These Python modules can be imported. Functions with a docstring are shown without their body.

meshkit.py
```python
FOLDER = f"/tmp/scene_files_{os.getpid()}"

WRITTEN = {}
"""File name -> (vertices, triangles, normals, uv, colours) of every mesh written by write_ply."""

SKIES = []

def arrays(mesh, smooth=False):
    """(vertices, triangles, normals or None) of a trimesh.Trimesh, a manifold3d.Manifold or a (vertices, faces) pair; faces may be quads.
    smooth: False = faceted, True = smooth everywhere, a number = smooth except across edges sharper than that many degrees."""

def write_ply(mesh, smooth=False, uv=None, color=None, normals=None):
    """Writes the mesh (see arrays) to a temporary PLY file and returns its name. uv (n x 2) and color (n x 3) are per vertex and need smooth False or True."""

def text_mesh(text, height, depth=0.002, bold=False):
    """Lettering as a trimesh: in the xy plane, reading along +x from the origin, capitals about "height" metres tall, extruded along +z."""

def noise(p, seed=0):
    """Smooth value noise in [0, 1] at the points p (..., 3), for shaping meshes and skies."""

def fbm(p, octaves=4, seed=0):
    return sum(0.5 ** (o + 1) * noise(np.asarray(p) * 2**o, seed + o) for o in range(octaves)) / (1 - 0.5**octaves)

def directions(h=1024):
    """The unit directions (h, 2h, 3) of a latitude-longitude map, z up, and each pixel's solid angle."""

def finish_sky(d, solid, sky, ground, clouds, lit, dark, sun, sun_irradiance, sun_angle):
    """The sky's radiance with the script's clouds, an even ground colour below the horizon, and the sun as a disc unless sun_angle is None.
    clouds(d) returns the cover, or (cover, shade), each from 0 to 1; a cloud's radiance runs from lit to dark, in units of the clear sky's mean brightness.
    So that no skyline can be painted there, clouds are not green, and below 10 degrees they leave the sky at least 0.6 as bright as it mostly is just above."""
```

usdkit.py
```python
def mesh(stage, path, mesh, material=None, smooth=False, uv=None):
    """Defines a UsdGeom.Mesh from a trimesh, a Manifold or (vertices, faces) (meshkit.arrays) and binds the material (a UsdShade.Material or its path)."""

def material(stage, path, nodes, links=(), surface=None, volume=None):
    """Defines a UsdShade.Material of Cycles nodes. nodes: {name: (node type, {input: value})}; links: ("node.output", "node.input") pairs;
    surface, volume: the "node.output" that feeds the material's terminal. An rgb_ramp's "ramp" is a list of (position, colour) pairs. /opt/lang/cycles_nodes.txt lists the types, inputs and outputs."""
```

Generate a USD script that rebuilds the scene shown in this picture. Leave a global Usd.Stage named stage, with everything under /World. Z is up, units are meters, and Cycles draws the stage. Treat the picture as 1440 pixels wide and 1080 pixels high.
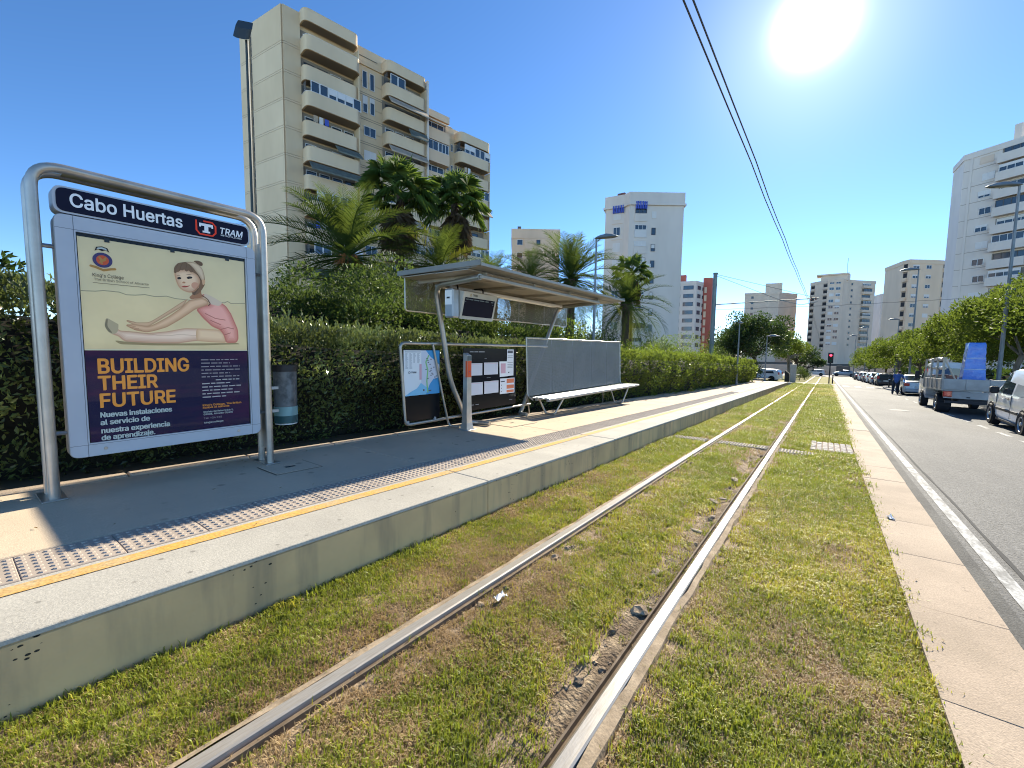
import math, random
import numpy as np, trimesh, shapely.geometry as sg
from shapely.ops import unary_union
from shapely import affinity
import usdkit, meshkit
from pxr import Usd, UsdGeom, UsdLux, UsdShade, Gf, Sdf, Vt

stage = Usd.Stage.CreateInMemory()
UsdGeom.SetStageUpAxis(stage, 'Z')
UsdGeom.SetStageMetersPerUnit(stage, 1.0)
UsdGeom.Xform.Define(stage, '/World')
UsdGeom.Scope.Define(stage, '/World/Looks')
W = '/World'
# ---------------------------------------------------------------- camera, sky, sun, exposure
cam = UsdGeom.Camera.Define(stage, W + '/camera')
R = [[0.80521, 0.59281, 0.01451], [-0.06080, 0.05823, 0.99645], [0.58986, -0.80325, 0.08293]]  # right, up, back
cam.AddTransformOp().Set(Gf.Matrix4d(*R[0], 0, *R[1], 0, *R[2], 0, 0, 0, 1.48, 1))
cam.CreateHorizontalApertureAttr(36.0)
cam.CreateVerticalApertureAttr(27.0)
cam.CreateFocalLengthAttr(15.0)
cam.CreateClippingRangeAttr(Gf.Vec2f(0.05, 20000))
cam.CreateExposureAttr(1.95)
SUN = np.array([-0.0475, 0.8557, 0.5153]); SUN /= np.linalg.norm(SUN)
sun_el, sun_rot = math.asin(SUN[2]), math.atan2(SUN[0], SUN[1])
sun = UsdLux.DistantLight.Define(stage, W + '/sun')
sun.CreateNormalizeAttr(True); sun.CreateIntensityAttr(0.69); sun.CreateAngleAttr(0.53)
sun.CreateColorAttr(Gf.Vec3f(1.0, 0.92, 0.76))
_z = SUN; _x = np.cross([0, 0, 1.0], _z); _x /= np.linalg.norm(_x); _y = np.cross(_z, _x)
sun.AddTransformOp().Set(Gf.Matrix4d(*_x, 0, *_y, 0, *_z, 0, 0, 0, 0, 1))
dome = UsdLux.DomeLight.Define(stage, W + '/sky')
dome.CreateIntensityAttr(1.0)
dome.GetPrim().SetCustomDataByKey('kind', 'structure')
skym = usdkit.material(stage, W + '/Looks/sky', {
    'sky': ('sky_texture', {'sky_type': 'single_scattering', 'sun_disc': False, 'sun_elevation': sun_el, 'sun_rotation': sun_rot,
                            'air_density': 0.6, 'aerosol_density': 0.03, 'ozone_density': 2.5, 'altitude': 20.0}),
    'hs': ('hsv', {'hue': 0.5, 'saturation': 1.17, 'value': 1.0, 'fac': 1.0}),
    'tc': ('texture_coordinate', {}),
    'nrm': ('vector_math', {'math_type': 'normalize'}),
    'dot': ('vector_math', {'math_type': 'dot_product', 'vector2': tuple(SUN)}),
    'dc': ('math', {'math_type': 'maximum', 'value2': 0.0}),
    'q1': ('math', {'math_type': 'power', 'value2': 1500.0}), 'm1': ('math', {'math_type': 'multiply', 'value2': 18.0}),
    'q2': ('math', {'math_type': 'power', 'value2': 130.0}), 'm2': ('math', {'math_type': 'multiply_add', 'value2': 1.5}),
    'q3': ('math', {'math_type': 'power', 'value2': 16.0}), 'm3': ('math', {'math_type': 'multiply_add', 'value2': 0.30}),
    'glow': ('combine_color', {}),
    'add': ('mix', {'mix_type': 'add', 'fac': 1.0}),
    'bg': ('background_shader', {'strength': 0.067})},
    [('sky.color', 'hs.color'), ('tc.generated', 'nrm.vector1'), ('nrm.vector', 'dot.vector1'), ('dot.value', 'dc.value1'), ('dc.value', 'q1.value1'), ('dc.value', 'q2.value1'), ('dc.value', 'q3.value1'),
     ('q1.value', 'm1.value1'), ('q2.value', 'm2.value1'), ('m1.value', 'm2.value3'), ('q3.value', 'm3.value1'), ('m2.value', 'm3.value3'),
     ('m3.value', 'glow.r'), ('m3.value', 'glow.g'), ('m3.value', 'glow.b'),
     ('hs.color', 'add.color1'), ('glow.color', 'add.color2'), ('add.color', 'bg.color')], surface='bg.background')
UsdShade.MaterialBindingAPI.Apply(dome.GetPrim()).Bind(skym)

# ---------------------------------------------------------------- helpers
GR = 0.03146                                   # the street falls away from the camera
def gz(y): return -GR * np.minimum(np.maximum(y, -30), 112) if np.ndim(y) else -GR * min(max(y, -30), 112)
PITCH = -math.degrees(math.atan(GR))
_count = {}
def numbered(path):
    k = _count.get(path, -1) + 1
    _count[path] = k
    return path if k == 0 else '%s_%03d' % (path, k)
def data(p, **kw):
    for k, v in kw.items():
        if v: p.SetCustomDataByKey(k, v)
    return p
def thing(name, label=None, cat=None, loc=(0, 0, 0), rz=0, rx=0, group=None, kind=None, scale=None):
    x = UsdGeom.Xform.Define(stage, numbered(W + '/' + name))
    x.AddTranslateOp().Set(Gf.Vec3d(*map(float, loc)))
    if rx: x.AddRotateXOp().Set(float(rx))
    if rz: x.AddRotateZOp().Set(float(rz))
    if scale: x.AddScaleOp().Set(Gf.Vec3f(*map(float, scale)))
    return data(x.GetPrim(), label=label, category=cat, group=group, kind=kind)
def copy_of(src, label, cat, loc, rz=0, rx=0, group=None, scale=None):
    p = thing(src.GetName().rstrip('0123456789').rstrip('_'), label, cat, loc, rz, rx, group, None, scale)
    p.GetReferences().AddInternalReference(src.GetPath()); p.SetInstanceable(True)
    return p
def part(parent, name, mesh, m, label=None, smooth=False, kind=None):
    base = (str(parent.GetPath()) if parent else W) + '/' + name
    if isinstance(mesh, MB): mesh = mesh.get()
    p = usdkit.mesh(stage, numbered(base), mesh, m, smooth=smooth).GetPrim()
    return data(p, label=label, kind=kind)

class MB:
    """collects vertices and triangles"""
    def __init__(s): s.v, s.f, s.n = [], [], 0
    def add(s, v, f):
        v = np.asarray(v, float); f = np.asarray(f, int)
        if f.shape[1] == 4: f = np.vstack([f[:, [0, 1, 2]], f[:, [0, 2, 3]]])
        s.v.append(v); s.f.append(f + s.n); s.n += len(v); return s
    def mesh(s, m, T=None):
        v = np.asarray(m.vertices)
        if T is not None: v = v @ np.asarray(T)[:3, :3].T + np.asarray(T)[:3, 3]
        return s.add(v, m.faces)
    def get(s): return (np.vstack(s.v), np.vstack(s.f))
    def box(s, a, b, ch=0.0, M=None, o=(0, 0, 0)):
        a, b = np.minimum(a, b).astype(float), np.maximum(a, b).astype(float)
        if ch <= 0:
            v = np.array([[x, y, z] for x in (a[0], b[0]) for y in (a[1], b[1]) for z in (a[2], b[2])])
            f = [[0, 1, 3, 2], [4, 6, 7, 5], [0, 4, 5, 1], [2, 3, 7, 6], [0, 2, 6, 4], [1, 5, 7, 3]]
        else:
            v, f = chbox(a, b, min(ch, 0.49 * float((b - a).min())))
        if M is not None: v = v @ np.asarray(M).T
        return s.add(v + np.asarray(o), f)
    def tube(s, pts, r, n=10, cap=True):
        v, f = tube(pts, r, n, cap); return s.add(v, f)
    def quad(s, a, b, c, d): return s.add([a, b, c, d], [[0, 1, 2, 3]])
    def poly(s, pts, h, T=None):
        """extrudes a 2-D polygon (or shapely geometry) by h, then the 4x4 T"""
        g = pts if hasattr(pts, 'geom_type') else sg.Polygon(pts)
        if not g.is_valid: g = g.buffer(0)
        for q in getattr(g, 'geoms', [g]):
            if q.area > 1e-9: s.mesh(trimesh.creation.extrude_polygon(q, h, engine='earcut'), T)
        return s
    def lathe(s, prof, n=16, T=None):
        p = np.asarray(prof, float); a = np.arange(n) * 2 * math.pi / n
        v = np.stack([p[:, None, 0] * np.cos(a), p[:, None, 0] * np.sin(a), np.repeat(p[:, 1:2], n, 1)], -1).reshape(-1, 3)
        i, j = np.meshgrid(np.arange(len(p) - 1), np.arange(n), indexing='ij'); k = (j + 1) % n
        f = np.stack([i * n + j, i * n + k, (i + 1) * n + k, (i + 1) * n + j], -1).reshape(-1, 4)
        if T is not None: v = v @ np.asarray(T)[:3, :3].T + np.asarray(T)[:3, 3]
        return s.add(v, f)
_chb = None
def chbox(a, b, c):
    global _chb
    sg_ = [(i, j, k) for i in (0, 1) for j in (0, 1) for k in (0, 1)]
    pts = []
    for (i, j, k) in sg_:
        p = np.array([b[0] if i else a[0], b[1] if j else a[1], b[2] if k else a[2]])
        for ax in range(3):
            q = p.copy()
            for t in range(3):
                if t != ax: q[t] += -c if (i, j, k)[t] else c
            pts.append(q)
    if _chb is None:
        u = []
        for (i, j, k) in sg_:
            for ax in range(3):
                q = np.array([i, j, k], float)
                for t in range(3):
                    if t != ax: q[t] += -.2 if (i, j, k)[t] else .2
                u.append(q)
        from scipy.spatial import ConvexHull
        h = ConvexHull(np.array(u)); f = h.simplices.copy(); u = np.array(u)
        for t, e in zip(range(len(f)), h.equations):
            if np.dot(np.cross(u[f[t, 1]] - u[f[t, 0]], u[f[t, 2]] - u[f[t, 0]]), e[:3]) < 0: f[t] = f[t][::-1]
        _chb = f
    return np.array(pts), _chb
def tube(pts, r, n=10, cap=True):
    p = np.asarray(pts, float); m = len(p); r = np.broadcast_to(r, (m,)).astype(float)
    t = np.empty_like(p); d = np.diff(p, axis=0); d /= np.linalg.norm(d, axis=1, keepdims=True) + 1e-12
    t[0], t[-1] = d[0], d[-1]
    if m > 2: t[1:-1] = d[:-1] + d[1:]
    t /= np.linalg.norm(t, axis=1, keepdims=True) + 1e-12
    a = np.cross(t[0], [0, 0, 1.0] if abs(t[0][2]) < 0.9 else [1.0, 0, 0]); a /= np.linalg.norm(a)
    ang = np.arange(n) * 2 * math.pi / n; vs = []
    for i in range(m):
        a = a - (a @ t[i]) * t[i]; a /= np.linalg.norm(a); b = np.cross(t[i], a)
        vs.append(p[i] + r[i] * (np.cos(ang)[:, None] * a + np.sin(ang)[:, None] * b))
    v = np.vstack(vs); i, j = np.meshgrid(np.arange(m - 1), np.arange(n), indexing='ij'); k = (j + 1) % n
    f = np.stack([i * n + j, i * n + k, (i + 1) * n + k, (i + 1) * n + j], -1).reshape(-1, 4)
    f = np.vstack([f[:, [0, 1, 2]], f[:, [0, 2, 3]]])
    if cap:
        v = np.vstack([v, p[0], p[-1]]); c0, c1 = m * n, m * n + 1; j = np.arange(n); k = (j + 1) % n
        f = np.vstack([f, np.stack([np.full(n, c0), k, j], 1), np.stack([np.full(n, c1), (m - 1) * n + j, (m - 1) * n + k], 1)])
    return v, f
def fillet(pts, r, k=6, closed=False):
    p = [np.asarray(q, float) for q in pts]; out = []; m = len(p)
    for i in range(m):
        if not closed and i in (0, m - 1): out.append(p[i]); continue
        a, b, c = p[i - 1], p[i], p[(i + 1) % m]
        u = (a - b) / np.linalg.norm(a - b); w = (c - b) / np.linalg.norm(c - b)
        rr = min(r, 0.49 * np.linalg.norm(a - b), 0.49 * np.linalg.norm(c - b))
        for t in np.linspace(0, 1, k + 1):
            out.append((1 - t) ** 2 * (b + u * rr) + 2 * t * (1 - t) * b + t ** 2 * (b + w * rr))
    if closed: out.append(out[0])
    return np.array(out)
def rrect(w0, h0, w1, h1, r, k=5):
    return fillet([(w0, h0), (w1, h0), (w1, h1), (w0, h1)], r, k, True)[:-1]
def TX(x=0, y=0, z=0):                       # (u, v, depth) -> (x + depth, y + u, z + v): things that face the track
    return np.array([[0, 0, 1, x], [1, 0, 0, y], [0, 1, 0, z], [0, 0, 0, 1.0]])
def TF(o, ux, n):                            # (u, v, d) -> o + u*ux + v*up + d*n
    T = np.eye(4); T[:3, 0] = ux; T[:3, 1] = (0, 0, 1); T[:3, 2] = n; T[:3, 3] = o; return T
def rotz(a):
    c, s = math.cos(a), math.sin(a); return np.array([[c, -s, 0], [s, c, 0], [0, 0, 1.0]])
_text = {}
def text(mb, s, height, T, bold=False, width=None, depth=0.002):
    m = meshkit.text_mesh(s, height, depth, bold); v = np.array(m.vertices)
    if width: v[:, 0] *= width / max(1e-6, v[:, 0].max())
    T = np.asarray(T); return mb.add(v @ T[:3, :3].T + T[:3, 3], m.faces)

# ---------------------------------------------------------------- materials
PRINT_GLOW = 0.045                                # emission added to brighten the printed colours; no lamp is lit behind them
def mat(name, c, rough=0.7, c2=None, scale=3.0, metal=0.0, bump=0.0, bscale=40.0, detail=6, spec=0.3, fine=0.0, fscale=150.0, lo=0.35, hi=0.65, coat=0.0, stretch=None, spots=0.0, sscale=7.0):
    """one surface: base colour c blended to c2 by world-space noise, a fine grain, a bump"""
    c2 = c2 or tuple(x * 0.8 for x in c)
    n = {'g': ('geometry', {}), 'n': ('noise_texture', {'scale': scale, 'detail': detail, 'roughness': 0.6}),
         'mr': ('map_range', {'from_min': lo, 'from_max': hi, 'clamp': True}),
         'mx': ('mix', {'color1': c, 'color2': c2}),
         'p': ('principled_bsdf', {'roughness': rough, 'metallic': metal, 'specular_ior_level': spec, 'coat_weight': coat})}
    l = [('n.fac', 'mr.value'), ('mr.result', 'mx.fac')]
    if stretch:
        n['map'] = ('mapping', {'scale': stretch}); l += [('g.position', 'map.vector'), ('map.vector', 'n.vector')]
    else: l += [('g.position', 'n.vector')]
    col = 'mx.color'
    if name.startswith('poster_'): n['p'][1]['emission_strength'] = PRINT_GLOW; l.append(('mx.color', 'p.emission_color'))
    if fine:
        n['fn'] = ('noise_texture', {'scale': fscale, 'detail': 3}); n['fm'] = ('map_range', {'from_min': 0.3, 'from_max': 0.7, 'to_min': 1 - fine, 'to_max': 1 + fine, 'clamp': True})
        n['fx'] = ('mix', {'mix_type': 'multiply', 'fac': 1.0})
        n['fc'] = ('combine_color', {})
        l += [('g.position', 'fn.vector'), ('fn.fac', 'fm.value'), ('fm.result', 'fc.r'), ('fm.result', 'fc.g'), ('fm.result', 'fc.b'), (col, 'fx.color1'), ('fc.color', 'fx.color2')]
        col = 'fx.color'
    if spots:                                  # scattered dark marks: gum, drips, chips
        n['sv'] = ('voronoi_texture', {'scale': sscale}); n['sc'] = ('separate_color', {}); n['sr'] = ('math', {'math_type': 'less_than', 'value2': 0.3}); n['sd'] = ('map_range', {'from_min': 0.10, 'from_max': 0.20, 'to_min': spots, 'to_max': 0.0, 'clamp': True})
        n['sm'] = ('math', {'math_type': 'multiply'}); n['sx'] = ('mix', {'color2': tuple(x * .35 for x in c2)})
        l += [('g.position', 'sv.vector'), ('sv.color', 'sc.color'), ('sc.r', 'sr.value1'), ('sv.distance', 'sd.value'), ('sr.value', 'sm.value1'), ('sd.result', 'sm.value2'), ('sm.value', 'sx.fac'), (col, 'sx.color1')]; col = 'sx.color'
    l.append((col, 'p.base_color'))
    if bump:
        n['bn'] = ('noise_texture', {'scale': bscale, 'detail': 4}); n['b'] = ('bump', {'strength': bump, 'distance': 0.02})
        l += [('g.position', 'bn.vector'), ('bn.fac', 'b.height'), ('b.normal', 'p.normal')]
    return usdkit.material(stage, W + '/Looks/' + name, n, l, surface='p.BSDF')
def flat(name, c, rough=0.5, metal=0.0, spec=0.4, emit=None, coat=0.0):
    if name.startswith('print_') and name != 'print_white': emit = (c, PRINT_GLOW)
    d = {'base_color': c, 'roughness': rough, 'metallic': metal, 'specular_ior_level': spec, 'coat_weight': coat}
    if emit: d.update(emission_color=emit[0], emission_strength=emit[1])
    return usdkit.material(stage, W + '/Looks/' + name, {'p': ('principled_bsdf', d)}, [], surface='p.BSDF')
def leafmat(name, cols, trans=0.35, rough=0.45, patch=0.8, k=1.5, spec=0.35, tint=(0.16, 0.24, 0.03)):
    """leaves: each leaf its own tone, light and dark clumps, light through the blade"""
    cols = [tuple(min(.6, x * k) for x in c) for c in cols]; tint = tuple(min(.6, x * 1.3) for x in tint)
    n = {'g': ('geometry', {}), 'r': ('rgb_ramp', {'ramp': [(i / (len(cols) - 1), c) for i, c in enumerate(cols)]}),
         'nz': ('noise_texture', {'scale': patch, 'detail': 3}), 'mm': ('math', {'math_type': 'multiply_add', 'value2': 0.75}),
         'm2': ('math', {'math_type': 'multiply_add', 'value2': 1.5, 'value3': -0.62}),
         'p': ('principled_bsdf', {'roughness': rough, 'specular_ior_level': spec}), 't': ('translucent_bsdf', {}),
         'tm': ('mix', {'fac': 0.6, 'color2': tint}), 'mx': ('mix_closure', {'fac': trans})}
    l = [('g.position', 'nz.vector'), ('nz.fac', 'm2.value1'), ('g.random_per_island', 'mm.value1'), ('m2.value', 'mm.value3'), ('mm.value', 'r.fac'), ('r.color', 'p.base_color'),
         ('r.color', 'tm.color1'), ('tm.color', 't.color'), ('p.BSDF', 'mx.closure1'), ('t.BSDF', 'mx.closure2')]
    return usdkit.material(stage, W + '/Looks/' + name, n, l, surface='mx.closure')
def glassmat(name, tint=(0.9, 0.95, 0.93), rough=0.02):
    return usdkit.material(stage, W + '/Looks/' + name, {'t': ('transparent_bsdf', {'color': tint}), 'g': ('glossy_bsdf', {'color': (1, 1, 1), 'roughness': rough}),
        'f': ('fresnel', {'IOR': 1.3}), 'm': ('mix_closure', {})}, [('f.fac', 'm.fac'), ('t.BSDF', 'm.closure1'), ('g.BSDF', 'm.closure2')], surface='m.closure')
def perfmat(name, c, hole=0.30, per=55.0, metal=0.6, rough=0.45, axes='yz'):
    """perforated sheet: a regular grid of round holes"""
    n = {'g': ('geometry', {}), 's': ('separate_xyz', {}), 'c': ('combine_xyz', {}), 'v': ('voronoi_texture', {'dimensions': '2D', 'randomness': 0.0, 'scale': per, 'feature': 'f1'}),
         'lt': ('math', {'math_type': 'less_than', 'value2': hole}), 't': ('transparent_bsdf', {}), 'n': ('noise_texture', {'scale': 2.0, 'detail': 4}),
         'mx': ('mix', {'color1': c, 'color2': tuple(x * 0.7 for x in c)}), 'p': ('principled_bsdf', {'metallic': metal, 'roughness': rough}), 'm': ('mix_closure', {})}
    l = [('g.position', 's.vector'), ('s.' + axes[0], 'c.x'), ('s.' + axes[1], 'c.y'), ('c.vector', 'v.vector'), ('v.distance', 'lt.value1'), ('lt.value', 'm.fac'),
         ('g.position', 'n.vector'), ('n.fac', 'mx.fac'), ('mx.color', 'p.base_color'), ('p.BSDF', 'm.closure1'), ('t.BSDF', 'm.closure2')]
    return usdkit.material(stage, W + '/Looks/' + name, n, l, surface='m.closure')

steel = mat('brushed_steel', (0.54, 0.49, 0.42), 0.36, (0.40, 0.365, 0.31), 4.0, metal=0.75, bump=0.03, bscale=60)
galv = mat('galvanised_steel', (0.42, 0.43, 0.43), 0.42, (0.32, 0.33, 0.33), 3.0, metal=0.65)
alu = mat('painted_aluminium', (0.46, 0.48, 0.50), 0.45, (0.40, 0.42, 0.45), 2.0, metal=0.15, spec=0.4)
black = flat('black_paint', (0.012, 0.012, 0.014), 0.35)
rubber = mat('rubber', (0.018, 0.018, 0.018), 0.8)
dark = flat('dark_interior', (0.01, 0.01, 0.012), 0.7)
white = mat('white_paint', (0.72, 0.72, 0.70), 0.45, (0.64, 0.63, 0.60), 2.0)
paper_white = flat('print_white', (0.78, 0.78, 0.76), 0.5)
pane_glass = glassmat('pane_glass')
win_glass = flat('window_glass', (0.03, 0.045, 0.06), 0.06, spec=0.8)
RNG = np.random.default_rng(7)
# ---------------------------------------------------------------- the setting
m_ground = mat('dry_ground', (0.16, 0.12, 0.08), 0.95, (0.10, 0.09, 0.05), 0.8, bump=0.3, bscale=6)
m_soil = mat('track_soil', (0.40, 0.30, 0.195), 0.95, (0.15, 0.105, 0.065), 7.0, bump=0.6, bscale=45, fine=0.35, fscale=120)
m_asph = mat('asphalt', (0.128, 0.125, 0.118), 0.8, (0.078, 0.077, 0.075), 0.7, bump=0.5, bscale=70, fine=0.55, fscale=38, stretch=(1.0, 0.30, 1.0), detail=9)
m_mark = mat('worn_road_paint', (0.47, 0.47, 0.45), 0.75, (0.17, 0.168, 0.16), 9.0, fine=0.35, fscale=40, lo=0.36, hi=0.60, detail=10, stretch=(1.6, .5, 1))
m_kerb = mat('buff_kerb_stone', (0.41, 0.32, 0.235), 0.85, (0.32, 0.25, 0.18), 1.6, bump=0.2, bscale=110, fine=0.2, fscale=120, spots=0.4, sscale=13)
m_kerb2 = mat('buff_kerb_stone_pale', (0.43, 0.34, 0.25), 0.85, (0.34, 0.265, 0.195), 1.2, bump=0.2, bscale=110, fine=0.2, fscale=120, spots=0.4, sscale=11)
m_pave = mat('platform_paving', (0.62, 0.49, 0.34), 0.88, (0.50, 0.40, 0.285), 1.3, bump=0.12, bscale=160, fine=0.22, fscale=170, spots=0.5, sscale=5.0, lo=.3, hi=.7)
m_edge = mat('platform_edge_slab', (0.46, 0.43, 0.365), 0.85, (0.36, 0.335, 0.285), 1.5, bump=0.15, bscale=120, fine=0.14, fscale=80, spots=0.55, sscale=11.0, lo=.3, hi=.7)
m_tact = mat('tactile_tile', (0.42, 0.345, 0.275), 0.8, (0.35, 0.29, 0.235), 2.5, fine=0.1)
m_yell = mat('yellow_paint', (0.62, 0.34, 0.075), 0.8, (0.46, 0.35, 0.2), 6.0, fine=0.3, fscale=70, lo=0.40, hi=0.72, detail=9)
def concrete_wall():
    n = {'g': ('geometry', {}), 'n1': ('noise_texture', {'scale': 1.3, 'detail': 6}), 'r1': ('map_range', {'from_min': 0.35, 'from_max': 0.65, 'clamp': True}),
         'c1': ('mix', {'color1': (0.68, 0.445, 0.21), 'color2': (0.49, 0.325, 0.16)}),
         'map': ('mapping', {'scale': (6.0, 6.0, 0.9)}), 'n2': ('noise_texture', {'scale': 1.0, 'detail': 5}), 'r2': ('map_range', {'from_min': 0.50, 'from_max': 0.70, 'to_max': 0.6, 'clamp': True}),
         'c2': ('mix', {'color2': (0.24, 0.185, 0.115)}),
         'v': ('voronoi_texture', {'scale': 34.0, 'randomness': 1.0}), 'vt': ('mapping', {'scale': (1.0, 1.0, 1.7)}), 'n3': ('noise_texture', {'scale': 3.0, 'detail': 2}), 'lim': ('map_range', {'from_min': 0.40, 'from_max': 0.72, 'to_min': 0.14, 'to_max': 0.55, 'clamp': True}),
         'sc': ('separate_color', {}), 'rr': ('math', {'math_type': 'less_than', 'value2': 0.24}), 'lt0': ('math', {'math_type': 'less_than'}), 'lt': ('math', {'math_type': 'multiply'}), 'c3': ('mix', {'color2': (0.045, 0.038, 0.025)}), 'inv': ('math', {'math_type': 'multiply', 'value2': -1.0}),
         'b': ('bump', {'strength': 0.8, 'distance': 0.02}), 'n4': ('noise_texture', {'scale': 25.0, 'detail': 4}), 'b2': ('bump', {'strength': 0.25, 'distance': 0.02}), 'p': ('principled_bsdf', {'roughness': 0.9, 'specular_ior_level': 0.2})}
    l = [('g.position', 'n1.vector'), ('n1.fac', 'r1.value'), ('r1.result', 'c1.fac'), ('g.position', 'map.vector'), ('map.vector', 'n2.vector'), ('n2.fac', 'r2.value'), ('r2.result', 'c2.fac'),
         ('c1.color', 'c2.color1'), ('g.position', 'vt.vector'), ('vt.vector', 'v.vector'), ('g.position', 'n3.vector'), ('n3.fac', 'lim.value'), ('v.distance', 'lt0.value1'), ('lim.result', 'lt0.value2'), ('v.color', 'sc.color'), ('sc.r', 'rr.value1'), ('rr.value', 'lt.value1'), ('lt0.value', 'lt.value2'),
         ('lt.value', 'c3.fac'), ('c2.color', 'c3.color1'), ('c3.color', 'p.base_color'), ('lt.value', 'inv.value1'), ('inv.value', 'b.height'), ('g.position', 'n4.vector'), ('n4.fac', 'b2.height'), ('b.normal', 'b2.normal'), ('b2.normal', 'p.normal')]
    return usdkit.material(stage, W + '/Looks/concrete_wall', n, l, surface='p.BSDF')
m_wall = concrete_wall()
def sheet(x, y, off, amp=0.0, freq=4.0, seed=3):
    X, Y = np.meshgrid(np.asarray(x, float), np.asarray(y, float)); Z = gz(Y) + off
    if amp: Z = Z + amp * (meshkit.fbm(np.stack([X * freq, Y * freq, X * 0], -1), 4, seed) - 0.5)
    v = np.stack([X, Y, Z], -1).reshape(-1, 3); a, b = X.shape
    i, j = np.meshgrid(np.arange(a - 1), np.arange(b - 1), indexing='ij'); k = i * b + j
    return v, np.stack([k, k + 1, k + b + 1, k + b], -1).reshape(-1, 4)
def struct(name): 
    return thing(name, kind='structure')
def sl(y0, y1, n): return np.linspace(y0, y1, n)
yl = np.concatenate([[-400, -60], sl(-30, 112, 20), [200, 600, 2500]])
o = struct('ground'); part(o, 'earth', sheet([-2500, -300, -80, -30, -12, -5.2, 1, 7, 12, 40, 100, 400, 2500], yl, -0.19), m_ground, smooth=True)
o = struct('road'); part(o, 'asphalt', sheet([0.9, 2, 3, 4, 5, 6.42], np.concatenate([sl(-25, 112, 60), [125]]), -0.12), m_asph, smooth=True)
cr = sheet([-60, 0, 20, 60], [112.5, 118, 124], -0.14); part(o, 'cross_street', cr, m_asph)
e = MB().add(*sheet([1.19, 1.29], sl(-25, 112, 90), -0.115)); part(o, 'edge_line', e, m_mark)
yy = np.arange(-5, 60, .25); xx = 1.37 + .03 * (meshkit.fbm(np.stack([yy * .8, yy * 0, yy * 0], -1), 4, 2) - .5); wv = .008 + .012 * meshkit.noise(np.stack([yy * 2, yy * 0, yy * 0], -1), 3)
part(o, 'road_seam', (np.stack([np.stack([xx - wv, xx + wv], 1), np.stack([yy, yy], 1), np.stack([gz(yy) - .1155] * 2, 1)], -1).reshape(-1, 3), np.array([[2 * i, 2 * i + 1, 2 * i + 3, 2 * i + 2] for i in range(len(yy) - 1)])), mat('road_seam', (0.045, 0.045, 0.045), 0.9))
part(o, 'gutter', sheet([.957, 1.13], sl(-25, 112, 60), -0.1162), mat('gutter_asphalt', (0.10, 0.098, 0.09), 0.85, (0.06, 0.058, 0.055), 2.0, bump=0.4, bscale=100, fine=0.4, fscale=60))
for y in [6.2, 10.5, 14.9, 16.7, 18.6, 20.6, 22.8, 25.2, 28, 31, 34, 37.5, 41]:
    part(o, 'parking_dash', sheet([3.96, 4.08], [y, y + 1.0], -0.1155), m_mark)
for k in range(5):
    part(o, 'crossing_stripe', sheet([1.5 + k * 0.95, 2.0 + k * 0.95], [53.2, 56.2], -0.1155), m_mark)
part(o, 'manhole_cover', MB().lathe([(0, .006), (.3, .006), (.32, 0)], 24, T=np.array([[1, 0, 0, 2.6], [0, 1, 0, 24.0], [0, -GR, 1, gz(24) - .117], [0, 0, 0, 1.]])), mat('cast_iron', (0.10, 0.10, 0.10), 0.7, (0.07, 0.07, 0.07), 8.0))

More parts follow.
